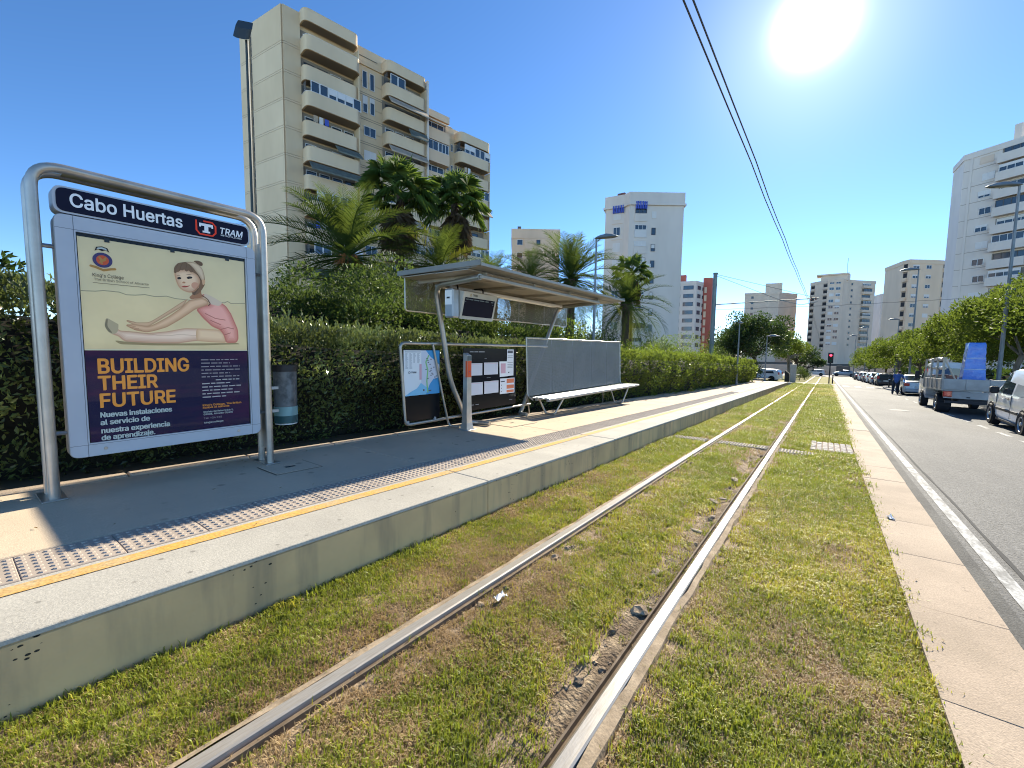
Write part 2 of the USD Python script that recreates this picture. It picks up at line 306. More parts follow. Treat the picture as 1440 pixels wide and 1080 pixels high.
# kerb between the turf and the road: one slab a metre
o = struct('kerb')
y, k = -3.36, 0
while y < 52:
    L = 1.0; g = 0.0025; a = RNG.normal(0, .002, 4); x0, x1 = 0.515, 0.955 + RNG.normal(0, .003)
    v = [];
    for zz in (-0.2, 0.0):
        for (xx, yy, q) in ((x0, y + g, a[0]), (x1, y + g, a[1]), (x1, y + L - g, a[2]), (x0, y + L - g, a[3])):
            v.append((xx, yy, gz(yy) + zz + (q if zz == 0 else 0)))
    mb = MB().add(v, [[0, 3, 2, 1], [4, 5, 6, 7], [0, 1, 5, 4], [1, 2, 6, 5], [2, 3, 7, 6], [3, 0, 4, 7]])
    part(o, 'kerb_stone', mb, (m_kerb, m_kerb2)[int(RNG.random() < .4)]); y += L; k += 1

# platform: paving, studded strip, yellow line, edge slabs, retaining wall
o = struct('platform'); PH = 0.31; PE = 43.6
def slab(x0, x1, y0, y1, top, thick, g=0.005, ch=0.006, dz=0.0):
    m = MB().box((x0 + g, y0 + g, -thick), (x1 - g, y1 - g, 0), ch); v = m.v[0]; v[:, 2] += top + gz(v[:, 1]) + dz; return m
y = -3.0
while y < PE - 0.1:
    y1 = min(y + 3.05, PE)
    part(o, 'paving_slab', slab(-5.0, -3.53, y, y1, PH, .2), m_pave)
    part(o, 'edge_slab', slab(-3.14, -2.538, y, y1, PH, .026, ch=.004, dz=RNG.normal(0, .001)), m_edge); part(o, 'tile_bed', slab(-3.54, -3.13, y, y1, PH - .012, .1, 0, 0), m_tact)
    part(o, 'wall_block', slab(-2.9, -2.540, y, y1, PH - .028, .6, .003), m_wall)
    part(o, 'yellow_line', sheet([-3.085, -2.985], sl(y + .008, y1 - .008, 6), PH + .003), m_yell)
    y = y1
def tact_mesh():
    mb = MB().box((-.185, 0.001, -.05), (.185, .399, 0), .004)
    for i in range(7):
        for j in range(8):
            mb.lathe([(.0165, 0), (.0115, .0065), (.0, .0072)], 7, T=np.array([[1, 0, 0, -.153 + i * .051], [0, 1, 0, .025 + j * .05], [0, 0, 1, 0], [0, 0, 0, 1.]]))
    return mb
proto = None
nt = 0
y = -3.0
while y < PE - .4:
    far = y > 22
    mb = tact_mesh() if not far else MB().box((-.185, .003, -.05), (.185, .397, 0), .004)
    v, f = mb.get(); v = v.copy(); v[:, 1] += y; v[:, 0] += -3.335; v[:, 2] += PH - .002 + gz(v[:, 1]) + RNG.normal(0, .0008)
    part(o, 'tactile_tile', (v, f), m_tact); y += .4
# the kerb along the back of the platform and the bed behind it
y = -3.0
while y < PE:
    part(o, 'back_kerb', slab(-5.13, -5.005, y, y + 1.0, PH + .02, .25, .004, .012, RNG.normal(0, .002)), m_kerb2); y += 1.0
part(o, 'planting_bed', sheet([-11, -8, -6.5, -5.6, -5.13], sl(-6, 60, 80), PH - .06, .05, 3), m_ground, smooth=True)
# ramp at the far end and the crossing
v0 = [(x, yy, gz(yy) + h) for (x, yy, h) in ((-5.0, PE, PH), (-2.53, PE, PH), (-2.53, 50, .0), (-5.0, 50, .0), (-5.0, PE, -.2), (-2.53, PE, -.2), (-2.53, 50, -.2), (-5.0, 50, -.2))]
part(o, 'ramp', MB().add(v0, [[0, 1, 2, 3], [1, 5, 6, 2], [3, 2, 6, 7], [0, 3, 7, 4]]), m_edge)
o = struct('crossing')
part(o, 'paving', sheet([-9, -5, -2, .5, .97], sl(52.6, 56.2, 4), -.004), m_edge)
part(o, 'path', sheet([-9, -5, -3.0], sl(50, 52.6, 3), -.006), m_edge)
# inspection covers and the drain in the paving
fr = flat('cover_joint', (0.05, 0.045, 0.04), 0.9)
for (x0, x1, y0, y1) in [(-4.52, -4.13, 1.88, 2.32), (-4.86, -4.3, 5.85, 6.65)]:
    t = struct('cover')
    part(t, 'joint', sheet([x0 - .012, x1 + .012], [y0 - .012, y1 + .012], PH + .003), fr)
    part(t, 'lid', slab(x0, x1, y0, y1, PH + .006, .004, 0, 0), m_pave)
    part(t, 'lifting_slot', sheet([(x0 + x1) / 2 - .02, (x0 + x1) / 2 + .02], [(y0 + y1) / 2 - .05, (y0 + y1) / 2 + .05], PH + .0085), fr)

# track bed, rails, turf
nx, ny = np.linspace(-2.54, 0.51, 62), np.concatenate([np.arange(-1.2, 8, .05), np.arange(8, 20, .12), np.arange(20, 52.7, .4)])
X, Y = np.meshgrid(nx, ny)
RL, RR = -1.735, -0.69
def bedz(x, y):
    d = np.minimum(np.abs(x - RL), np.abs(x - RR))
    z = -0.032 + 0.022 * (meshkit.fbm(np.stack([x * 5, y * 5, x * 0], -1), 4, 5) - .5)
    z = z - 0.022 * np.exp(-(d / .10) ** 2) * (0.5 + meshkit.noise(np.stack([x * 3, y * 2.2, x * 0], -1), 9))
    rut = np.exp(-((x - RR + .17) / .07) ** 2) * np.clip((meshkit.noise(np.stack([x * 0, y * .55, x * 0], -1), 21) - .35) * 3, 0, 1)
    return z - .06 * rut + .03 * np.exp(-((x - RR + .17) / .12) ** 2) * (meshkit.fbm(np.stack([x * 16, y * 14, x * 0], -1), 3, 8) - .45)
Z = gz(Y) + bedz(X, Y)
i, j = np.meshgrid(np.arange(X.shape[0] - 1), np.arange(X.shape[1] - 1), indexing='ij'); k = i * X.shape[1] + j
o = o_bed = struct('track_bed'); part(o, 'soil', (np.stack([X, Y, Z], -1).reshape(-1, 3), np.stack([k, k + 1, k + X.shape[1] + 1, k + X.shape[1]], -1).reshape(-1, 4)), m_soil, smooth=True)
yr = np.concatenate([np.arange(-.6, 10, .05), np.arange(10, 30, .2)]); w0 = -.10 - .15 * meshkit.fbm(np.stack([yr * 1.7, yr * 0, yr * 0], -1), 4, 40) * np.clip(1.25 - yr / 30, .3, 1); rows = []
for q in np.linspace(0, 1, 7):
    xs = RR - .047 + (w0 + .02 * np.sin(yr * 7)) * q; rows.append(np.stack([xs, yr, gz(yr) + bedz(xs, yr) + .004 * math.sin(math.pi * q) + .001], 1))
vr = np.stack(rows, 1).reshape(-1, 3); i, j = np.meshgrid(np.arange(len(yr) - 1), np.arange(6), indexing='ij'); k = i * 7 + j
part(o, 'rut_soil', (vr, np.stack([k, k + 1, k + 8, k + 7], -1).reshape(-1, 4)), mat('rut_soil', (0.15, 0.105, 0.065), 0.95, (0.34, 0.26, 0.165), 9.0, bump=1.0, bscale=50, fine=0.4, fscale=90, lo=.4, hi=.7), smooth=True)
m_turf = mat('far_turf', (0.19, 0.19, 0.03), 0.95, (0.26, 0.22, 0.07), 1.5, bump=0.5, bscale=30, fine=0.4, fscale=60)
part(o, 'far_turf', sheet([-2.9, -1.5, 0, .95], sl(56.25, 111, 30), -.03), m_turf, smooth=True)
part(o, 'side_lawn', sheet([-9, -6, -2.9], sl(56.25, 100, 20), -.03), m_turf, smooth=True)
m_railtop = mat('polished_rail', (0.50, 0.455, 0.385), 0.33, (0.40, 0.35, 0.28), 30.0, metal=0.45, stretch=(8, .3, 8), bump=0.02, bscale=90)
m_railside = mat('rusty_rail', (0.12, 0.085, 0.055), 0.8, (0.24, 0.18, 0.12), 6.0, metal=0.2)
m_grout = mat('sandy_grout', (0.40, 0.31, 0.21), 0.95, (0.22, 0.165, 0.105), 9.0, bump=0.2, bscale=60, fine=0.15, fscale=130)
def strip(prof, y0, y1, n=40, jit=0.0):
    ys = np.linspace(y0, y1, n); v = np.array([[x + (RNG.normal(0, jit) if jit else 0), yy, gz(yy) + z] for yy in ys for (x, z) in prof]); m = len(prof)
    i, j = np.meshgrid(np.arange(n - 1), np.arange(m - 1), indexing='ij'); q = i * m + j
    return v, np.stack([q, q + 1, q + m + 1, q + m], -1).reshape(-1, 4)
for (xr, inn, lab) in ((RL, 1, 'left hand tram rail with sandy grout beside the platform wall'), (RR, -1, 'right hand tram rail along the bare eroded rut nearer the road')):
    t = thing('tram_rail', lab, 'tram rail', (0, 0, 0), group='rails of the tram track')
    h = .033
    part(t, 'rail_head', strip([(xr - h, -.05), (xr - h, -.006), (xr - h + .008, 0), (xr + h - .008, 0), (xr + h, -.006), (xr + h, -.05)], -1.3, 111, 60), m_railtop, smooth=30)
    s = inn
    prof = [(xr + s * h, -.03), (xr + s * (h + .026), -.038), (xr + s * (h + .030), -.016), (xr + s * (h + .040), -.015), (xr + s * (h + .044), -.05)]
    part(t, 'flange_groove', strip(prof if s > 0 else prof[::-1], -1.3, 111, 60), m_railside, smooth=30)
    prof = [(xr - s * (h + .058), -.05), (xr - s * (h + .042), -.016), (xr - s * h, -.007)]
    part(t, 'grout_strip', strip(prof if s < 0 else prof[::-1], -1.3, 52.6, 260, .006), m_grout)
# drain across the track and the paver patch by the kerb
t = struct('track_drain')
part(t, 'channel', sheet([-2.5, -1.84], [9.0, 9.36], -.014), fr); part(t, 'channel', sheet([-1.63, -.78], [8.98, 9.36], -.014), fr); part(t, 'channel', sheet([-.6, -.05], [8.9, 9.3], -.014), fr)
m_bar = mat('weathered_grate', (0.30, 0.25, 0.19), 0.8, (0.20, 0.16, 0.12), 8.0)
for (x0, x1, ya, yb) in ((-2.45, -1.86, 9.02, 9.34), (-1.6, -.8, 9.0, 9.34), (-.56, -.08, 8.92, 9.28)):
    x = x0
    while x < x1:
        part(t, 'grate_bar', MB().add(np.array([[a, b, gz(b) + c] for a in (x, x + .022) for b in (ya, yb) for c in (-.04, -.004)]), [[0, 1, 3, 2], [4, 6, 7, 5], [0, 4, 5, 1], [2, 3, 7, 6], [0, 2, 6, 4], [1, 5, 7, 3]]), m_bar); x += .05
t = struct('paver_patch'); m_pv = mat('pale_paver', (0.50, 0.44, 0.37), 0.85, (0.40, 0.35, 0.29), 6.0, fine=0.15)
for a in range(7):
    for b in range(11):
        x, y = -.15 + a * .093, 9.66 + b * .1
        part(t, 'paver', slab(x, x + .093, y, y + .1, .0 + RNG.normal(0, .003), .06, .006, .008), m_pv)

# turf: short tufts, green, yellow-green and straw
gm = leafmat('grass_green', [(0.10, 0.12, 0.018), (0.25, 0.27, 0.035), (0.38, 0.38, 0.06)], 0.4, 0.5, 2.0, tint=(0.34, 0.38, 0.03))
gy = leafmat('grass_olive', [(0.24, 0.22, 0.03), (0.40, 0.36, 0.045), (0.40, 0.38, 0.08)], 0.4, 0.5, 2.0, tint=(0.44, 0.40, 0.04))
gs = leafmat('grass_straw', [(0.25, 0.17, 0.085), (0.40, 0.30, 0.165), (0.42, 0.35, 0.22)], 0.35, 0.6, 2.0, tint=(0.40, 0.30, 0.13))
def tuft(n, h, spread, seed, flatn=0.5):
    r = np.random.default_rng(seed); mb = MB()
    for _ in range(n):
        a = r.uniform(0, 2 * math.pi); b = r.uniform(0, 2 * math.pi); p = np.array([r.normal(0, spread), r.normal(0, spread), -.004]); L = h * r.uniform(.5, 1.25)
        d = np.array([math.cos(a), math.sin(a), 0]); lean = r.uniform(.15, 1.0) * flatn; w = np.array([-d[1], d[0], 0]) * r.uniform(.0011, .0023)
        m = p + d * L * lean * .35 + np.array([0, 0, L * .62]); q = p + d * L * lean + np.array([0, 0, L * (1 - .35 * lean)])
        mb.add([p - w, p + w, m + w * .8, m - w * .8, q], [[0, 1, 2], [0, 2, 3], [3, 2, 4]])
    return mb
inst = UsdGeom.PointInstancer.Define(stage, W + '/grass')
data(inst.GetPrim(), kind='stuff', label='short green and straw coloured turf between and beside the tram rails', category='grass')
rel = inst.CreatePrototypesRel()
protos = []
for gi, (gmm, hh, fl) in enumerate(((gm, .032, .85), (gy, .029, .95), (gs, .025, 1.15))):
    for q in range(3):
        p = part(None, 'grass/tuft', tuft(21, hh, .024, 10 * gi + q, fl), gmm); protos.append(p.GetPath())
rel.SetTargets(protos)
pos, idx, scl, rot = [], [], [], []
r = np.random.default_rng(11)
def turf(x0, x1, y0, y1, dens, sc):
    n = int((x1 - x0) * (y1 - y0) * dens); x = r.uniform(x0, x1, n); y = r.uniform(y0, y1, n)
    P = np.stack([x, y, x * 0], -1)
    a = meshkit.fbm(P * [1.1, .8, 1], 4, 31); b = meshkit.fbm(P * [3.2, 3.2, 1], 3, 77); c = meshkit.fbm(P * [.35, .25, 1], 2, 5)
    dl = np.abs(x - RL); dr = np.abs(x - RR); d = np.minimum(dl, dr)
    keep = np.ones(n, bool)
    keep &= d > .075 + .05 * (b - .3) * 2
    bare = np.exp(-((x - RR + .15) / .11) ** 2) * np.clip(.55 + (b - .4) * 3, .2, 1.2) * np.clip(1.3 - y / 16, .35, 1) + np.exp(-((x - RR + .28) / .12) ** 2) * np.clip((a - .38) * 4, 0, 1) * .8 + np.exp(-((x - RL + .22) / .16) ** 2) * np.clip((b - .45) * 4, 0, 1) * .7 + np.exp(-((x - RL - .18) / .08) ** 2) * .7 + np.exp(-((x - RR - .14) / .08) ** 2) * .55
    keep &= r.random(n) > bare
    keep &= ~((y > 8.86) & (y < 9.4) & (x < -.02) & (r.random(n) > .10)) & ~((y > 9.62) & (y < 10.8) & (x > -.18))
    keep &= r.random(n) < np.clip(.6 + 1.5 * (b - .25), .35, 1)
    straw = np.clip((a - .47) * 3.5 + (b - .5) * 1.6 + .24 - .05 * np.clip(y, 0, 9), 0, .9) + .45 * np.exp(-(d / .2) ** 2) * np.clip(1.2 - y / 14, .3, 1)
    patch = np.exp(-((x - .2) / .22) ** 2 - ((y - 4.3) / .5) ** 2); straw = straw + .8 * patch
    green = np.clip((c - .42) * 3 + .34 - (b - .5) * .8 + .25 * np.exp(-((x + 1.05) / .22) ** 2), .1, .9)
    straw = np.clip(straw, .22, .85); u = r.random(n); g = np.where(u < straw, 2, np.where(r.random(n) < green, 0, 1))
    x, y, g = x[keep], y[keep], g[keep]; n = len(x)
    pos.append(np.stack([x, y, gz(y) + bedz(x, y)], -1)); idx.append(g * 3 + r.integers(0, 3, n)); scl.append(sc * r.uniform(.5, 1.45, n) * (.72 + .7 * b[keep]) * np.where(g == 0, 1.12, 1)); rot.append(r.uniform(0, 2 * math.pi, n))
turf(-2.53, .53, -.6, 3.2, 3000, .95); turf(-2.53, .53, 3.2, 7, 1500, 1.2); turf(-2.53, .52, 7, 15, 650, 1.7); turf(-2.53, .51, 15, 30, 330, 2.3); turf(-2.53, .51, 30, 52.6, 190, 2.9)
# longer tufts along the kerb and the wall
n = 150; x = np.where(r.random(n) < .5, r.normal(.52, .02, n), r.normal(-2.50, .02, n)); y = r.uniform(0, 14, n); keep = (x < .58) & (x > -2.54); x, y = x[keep], y[keep]
pos.append(np.stack([x, y, gz(y) - .02], -1)); idx.append(r.integers(0, 5, len(x))); scl.append(r.uniform(1.1, 2.2, len(x))); rot.append(r.uniform(0, 6.28, len(x)))
pos, idx, scl, rot = map(np.concatenate, (pos, idx, scl, rot))
inst.CreatePositionsAttr(Vt.Vec3fArray.FromNumpy(pos.astype(np.float32))); inst.CreateProtoIndicesAttr(Vt.IntArray.FromNumpy(idx.astype(np.int32)))
inst.CreateScalesAttr(Vt.Vec3fArray.FromNumpy(np.repeat(scl[:, None], 3, 1).astype(np.float32)))
inst.CreateOrientationsAttr(Vt.QuathArray([Gf.Quath(float(math.cos(t / 2)), 0, 0, float(math.sin(t / 2))) for t in rot]))
# clods of earth thrown up along the rut
mbc = MB(); ico = trimesh.creation.icosphere(1, 1.0)
for k in range(300):
    y = r.uniform(1.6, 10.5) if k < 220 else r.uniform(10, 30); s = r.gamma(2.0, .0045) + .004; x = (RR - .15 + r.normal(0, .055)) if r.random() < .75 else (RL + .12 + r.normal(0, .03))
    v = np.array(ico.vertices) * (0.6 + .8 * r.random((len(ico.vertices), 1))) * s * (1, 1.2, .7); mbc.add(v + (x, y, float(gz(y) + bedz(np.array([x]), np.array([y]))[0]) + s * .2), ico.faces)
part(o_bed, 'soil_clods', mbc, m_soil, kind='stuff')
# litter on the track side
pw = flat('scrap_paper', (0.75, 0.74, 0.72), 0.6)
def scrap(x, y, s, seed, label, off=.0):
    q = np.random.default_rng(seed); g = np.linspace(-s, s, 5); X, Y = np.meshgrid(g, g * .5); Z = q.normal(0, s * .18, X.shape) + off
    i, j = np.meshgrid(np.arange(4), np.arange(4), indexing='ij'); k = i * 5 + j
    v = np.stack([X, Y, Z], -1).reshape(-1, 3) @ rotz(q.uniform(0, 3)).T + (x, y, gz(y) + .012)
    p = part(None, 'scrap_paper', (v, np.stack([k, k + 1, k + 6, k + 5], -1).reshape(-1, 4)), pw); data(p, label=label, category='litter')
scrap(.62, 5.66, .05, 3, 'scrap of white paper lying on the buff kerb'); scrap(-1.55, 2.02, .045, 4, 'crumpled white scrap lying beside the left hand rail', -.01)
m_stone = mat('broken_concrete', (0.46, 0.37, 0.27), 0.95, (0.22, 0.17, 0.12), 15.0, bump=0.6, bscale=60)
for k, (x, y, s) in enumerate([(-.90, 3.02, .045), (-.86, 4.05, .04), (-.83, 4.55, .03), (-.93, 5.1, .05), (-.86, 5.25, .03), (-.9, 6.3, .05), (-.80, 2.55, .02)]):
    m = trimesh.creation.icosphere(2, 1.0); v = np.array(m.vertices); v *= (0.6 + .8 * meshkit.noise(v * 1.7 + k * 9, k))[:, None] * s * np.array([.8, 1.5, .38])
    p = part(None, 'loose_stone', (v @ rotz(k * 1.3).T + (x, y, gz(y) - .028), m.faces), m_stone, smooth=40)
    data(p, label=['rough pale lump of concrete in the rut, third nearest the camera', 'pale lump in the rut just past the biggest gap in the turf', 'small pale lump halfway between the near lumps and the drain', 'larger of the two lumps lying together short of the drain', 'smaller of the two lumps lying together short of the drain', 'last pale lump in the rut, nearest to the drain grate', 'tiny pale lump in the rut close against the right hand rail'][k], category='stone', group='lumps of concrete in the rut')
# pavement on the far side of the road
o = struct('pavement'); m_sw = mat('grey_paving', (0.33, 0.31, 0.28), 0.85, (0.27, 0.25, 0.23), 1.2, fine=0.15)
part(o, 'paving', sheet([6.6, 9, 13, 30], sl(-25, 112, 40), 0.0), m_sw, smooth=True)
y = -20.0
while y < 108: part(o, 'kerb_stone', slab(6.42, 6.6, y, y + 2, 0.005, .3, .006, .015), m_edge); y += 2
bulb = fillet([(6.6, 45.5), (4.6, 47.5), (4.4, 51.5), (4.9, 59.0), (6.6, 61.5)], 1.2, 5)
mb = MB().poly([(x, y) for x, y in bulb], .13); v = mb.v[0]; v[:, 2] += gz(v[:, 1]) - .124
part(o, 'kerb_bulb', mb, m_sw)

# a few dry leaves blown along the paving
rl = np.random.default_rng(77); mbl = MB()
for k in range(240):
    x, y = (rl.normal(-4.85, .12), rl.uniform(-.5, 24)) if k < 130 else (rl.uniform(-4.8, -2.6), rl.uniform(-.5, 16)) if k < 175 else (rl.normal(.55, .05), rl.uniform(.6, 14)) if k < 205 else (rl.normal(1.05, .06), rl.uniform(1, 16))
    s = rl.uniform(.008, .02); h = PH + .008 if x < -2.5 else .006 if x < .95 else -.108; a = rl.uniform(0, 6.28); M_ = rotz(a); q = np.array([(-s, 0, 0), (0, s * .4, s * .25), (s, 0, .004), (0, -s * .4, s * .2)]) @ M_.T + (x, y, float(gz(y)) + h); mbl.add(q, [[0, 1, 2, 3]])
p = part(None, 'fallen_leaves', mbl, leafmat('dry_leaf', [(0.12, 0.07, 0.03), (0.24, 0.15, 0.06), (0.30, 0.24, 0.10)], 0.1, 0.7)); data(p, kind='stuff', label='dry brown leaves scattered on the platform, kerb and gutter', category='leaves')
# ---------------------------------------------------------------- station sign with the poster
navy = flat('sign_navy', (0.006, 0.007, 0.022), 0.55, spec=0.15)
m_cream = mat('poster_cream', (0.80, 0.67, 0.44), 0.6, (0.70, 0.59, 0.39), 1.6, spec=0.2)
m_floor = mat('poster_floor', (0.84, 0.68, 0.43), 0.6, (0.74, 0.60, 0.37), 2.2, spec=0.2)
m_pnavy = mat('poster_navy', (0.012, 0.010, 0.055), 0.6, (0.075, 0.012, 0.065), 2.2, stretch=(1, .5, 2.6), lo=.46, hi=.75, spec=0.2)
sk = lambda n, c: flat('print_' + n, c, 0.6, spec=0.2)
p_skin, p_skin2, p_pink, p_tights, p_hair, p_hair2, p_lip, p_grey, p_or, p_eye = sk('skin', (0.70, 0.42, 0.25)), sk('skin_pale', (0.80, 0.54, 0.35)), sk('pink', (0.80, 0.32, 0.25)), sk('tights', (0.86, 0.62, 0.52)), sk('hair', (0.17, 0.095, 0.05)), sk('headband', (0.58, 0.42, 0.28)), sk('lip', (0.42, 0.07, 0.05)), sk('grey', (0.36, 0.32, 0.22)), sk('orange', (0.85, 0.36, 0.07)), sk('eye', (0.03, 0.02, 0.015))
p_red, p_gold, p_dim, p_shade = sk('red', (0.62, 0.10, 0.03)), sk('gold', (0.45, 0.24, 0.06)), sk('dim', (0.30, 0.28, 0.34)), sk('floor_shade', (0.34, 0.26, 0.14))
SX = -4.62
t = thing('station_sign', 'steel framed platform sign reading Cabo Huertas above a dancer poster', 'station sign', (0, 0, 0))
for k, x in enumerate((SX, SX - .19)):
    loop = fillet([(x, .49, gz(.5) + PH), (x, .49, 2.75), (x, 2.04, 2.75), (x, 2.04, gz(2.04) + PH)], .17, 8)
    part(t, 'frame_tube', MB().tube(loop, .0335, 14), steel, smooth=40)
part(t, 'frame_web', MB().box((SX - .16, .66, 2.735), (SX - .03, 1.86, 2.755)).box((SX - .16, .48, .4), (SX - .03, .495, 2.5)).box((SX - .16, 2.035, .4), (SX - .03, 2.05, 2.5)), steel)
for y in (.485, 2.04):
    part(t, 'base_flange', MB().box((SX - .25, y - .07, gz(y) + PH + .001), (SX + .07, y + .07, gz(y) + PH + .012), .004), steel)
for (ya, yb, z) in ((.49, .66, 2.19), (.49, .66, .78), (1.92, 2.035, 2.19), (1.92, 2.035, .78)):
    part(t, 'bracket', MB().tube([(SX - .09, ya, z), (SX - .09, yb, z)], .016, 8), galv)
# name panel
def plate(y0, z0, y1, z1, r, x0, x1, k=5): return MB().poly(rrect(y0, z0, y1, z1, r, k), x1 - x0, TX(x0))
np_ = part(t, 'name_panel', plate(.59, 2.435, 1.915, 2.63, .06, SX - .15, SX), alu, smooth=30)
part(np_, 'name_face', plate(.608, 2.448, 1.90, 2.617, .05, SX, SX + .004), navy)
part(np_, 'name_lettering', text(MB(), 'Cabo Huertas', .094, TX(SX + .0042, .673, 2.493), width=.70, bold=True), paper_white)
ring = sg.LineString([(1.475, 2.583), (1.475, 2.50), (1.50, 2.47), (1.60, 2.47), (1.625, 2.50), (1.625, 2.56), (1.60, 2.588), (1.535, 2.588)]).buffer(.0065)
part(np_, 'emblem_ring', MB().poly(ring, .0022, TX(SX + .0042)), sk('emblem_red', (0.60, 0.045, 0.02)))
part(np_, 'emblem_letter', MB().poly(unary_union([sg.box(1.497, 2.545, 1.605, 2.568), sg.box(1.536, 2.492, 1.567, 2.546), sg.box(1.497, 2.535, 1.51, 2.55), sg.box(1.592, 2.535, 1.605, 2.55), sg.box(1.522, 2.488, 1.58, 2.503)]), .0022, TX(SX + .0042)), paper_white)
part(np_, 'brand_lettering', text(MB(), 'TRAM', .055, TX(SX + .0042, 1.65, 2.507) @ np.array([[1, .18, 0, 0], [0, 1, 0, 0], [0, 0, 1, 0], [0, 0, 0, 1.]]), bold=True, width=.195), paper_white)
part(np_, 'small_lettering', text(MB(), 'METROPOLITANO', .013, TX(SX + .0042, 1.665, 2.487), width=.175), paper_white)
# poster case
outer, inner = sg.Polygon(rrect(.59, .585, 1.955, 2.425, .055)), sg.box(.70, .69, 1.868, 2.312)
cs = part(t, 'poster_case', MB().poly(outer, .13, TX(SX - .15)), alu, smooth=30)
part(cs, 'case_rim', MB().poly(outer.difference(inner), .022, TX(SX - .019)), alu)
part(cs, 'case_edge', MB().poly(outer.buffer(.004).difference(outer.buffer(-.012)), .02, TX(SX - .03)), galv)
part(cs, 'case_seam', MB().poly(unary_union([sg.box(.59, y, 1.955, y + .0022) for y in (.676, 2.323)] + [sg.box(y, .585, y + .0022, 2.425) for y in (.688, 1.878)]).difference(inner.buffer(.005)).intersection(outer), .0008, TX(SX + .003)), black)
for y in (.79, 1.754): part(cs, 'case_lock', MB().lathe([(0, .004), (.011, .004), (.013, 0)], 12, T=TX(SX + .003, y, .635)), steel)
part(cs, 'backing', MB().box((SX - .0195, .70, .69), (SX - .0185, 1.868, 2.312)), dark)
for y in (.86, 1.28, 1.70): part(cs, 'poster_clip', MB().box((SX - .014, y, 2.268), (SX - .006, y + .03, 2.30)), black)
ps = part(t, 'poster', MB().box((SX - .018, .708, .69), (SX - .016, 1.862, 1.4185)), m_pnavy)
part(ps, 'photo_print', MB().box((SX - .018, .708, 1.4185), (SX - .0161, 1.862, 2.285)), m_cream)
lay = [0]
def pr(name, pts, m, k=None):
    lay[0] += 1
    g = pts if hasattr(pts, 'geom_type') else sg.Polygon(fillet([(a, b) for a, b in pts], .02, 3, True)[:-1]) if len(pts) > 3 else sg.Polygon(pts)
    return part(ps, name, MB().poly(g if g.is_valid else g.buffer(0), .0003, TX(SX - .0160 + .00008 * lay[0])), m)
def soft(name, pts, c0, c1, n=5, grow=1.0, up=.25):
    """a printed shape with rounded shading: nested tones from the edge to the middle"""
    g = sg.Polygon(fillet(pts, .02, 3, True)[:-1]); g = g if g.is_valid else g.buffer(0); w = grow * .42 * 2 * g.area / g.length
    for k in range(n):
        q = k / (n - 1); h = g.buffer(-w * q)
        if h.is_empty: break
        pr(name if k == 0 else name + '_tone', affinity.translate(h, 0, up * w * q) if k else h, sk('%s_%d' % (name, k), tuple(a + (b - a) * q ** .8 for a, b in zip(c0, c1))))
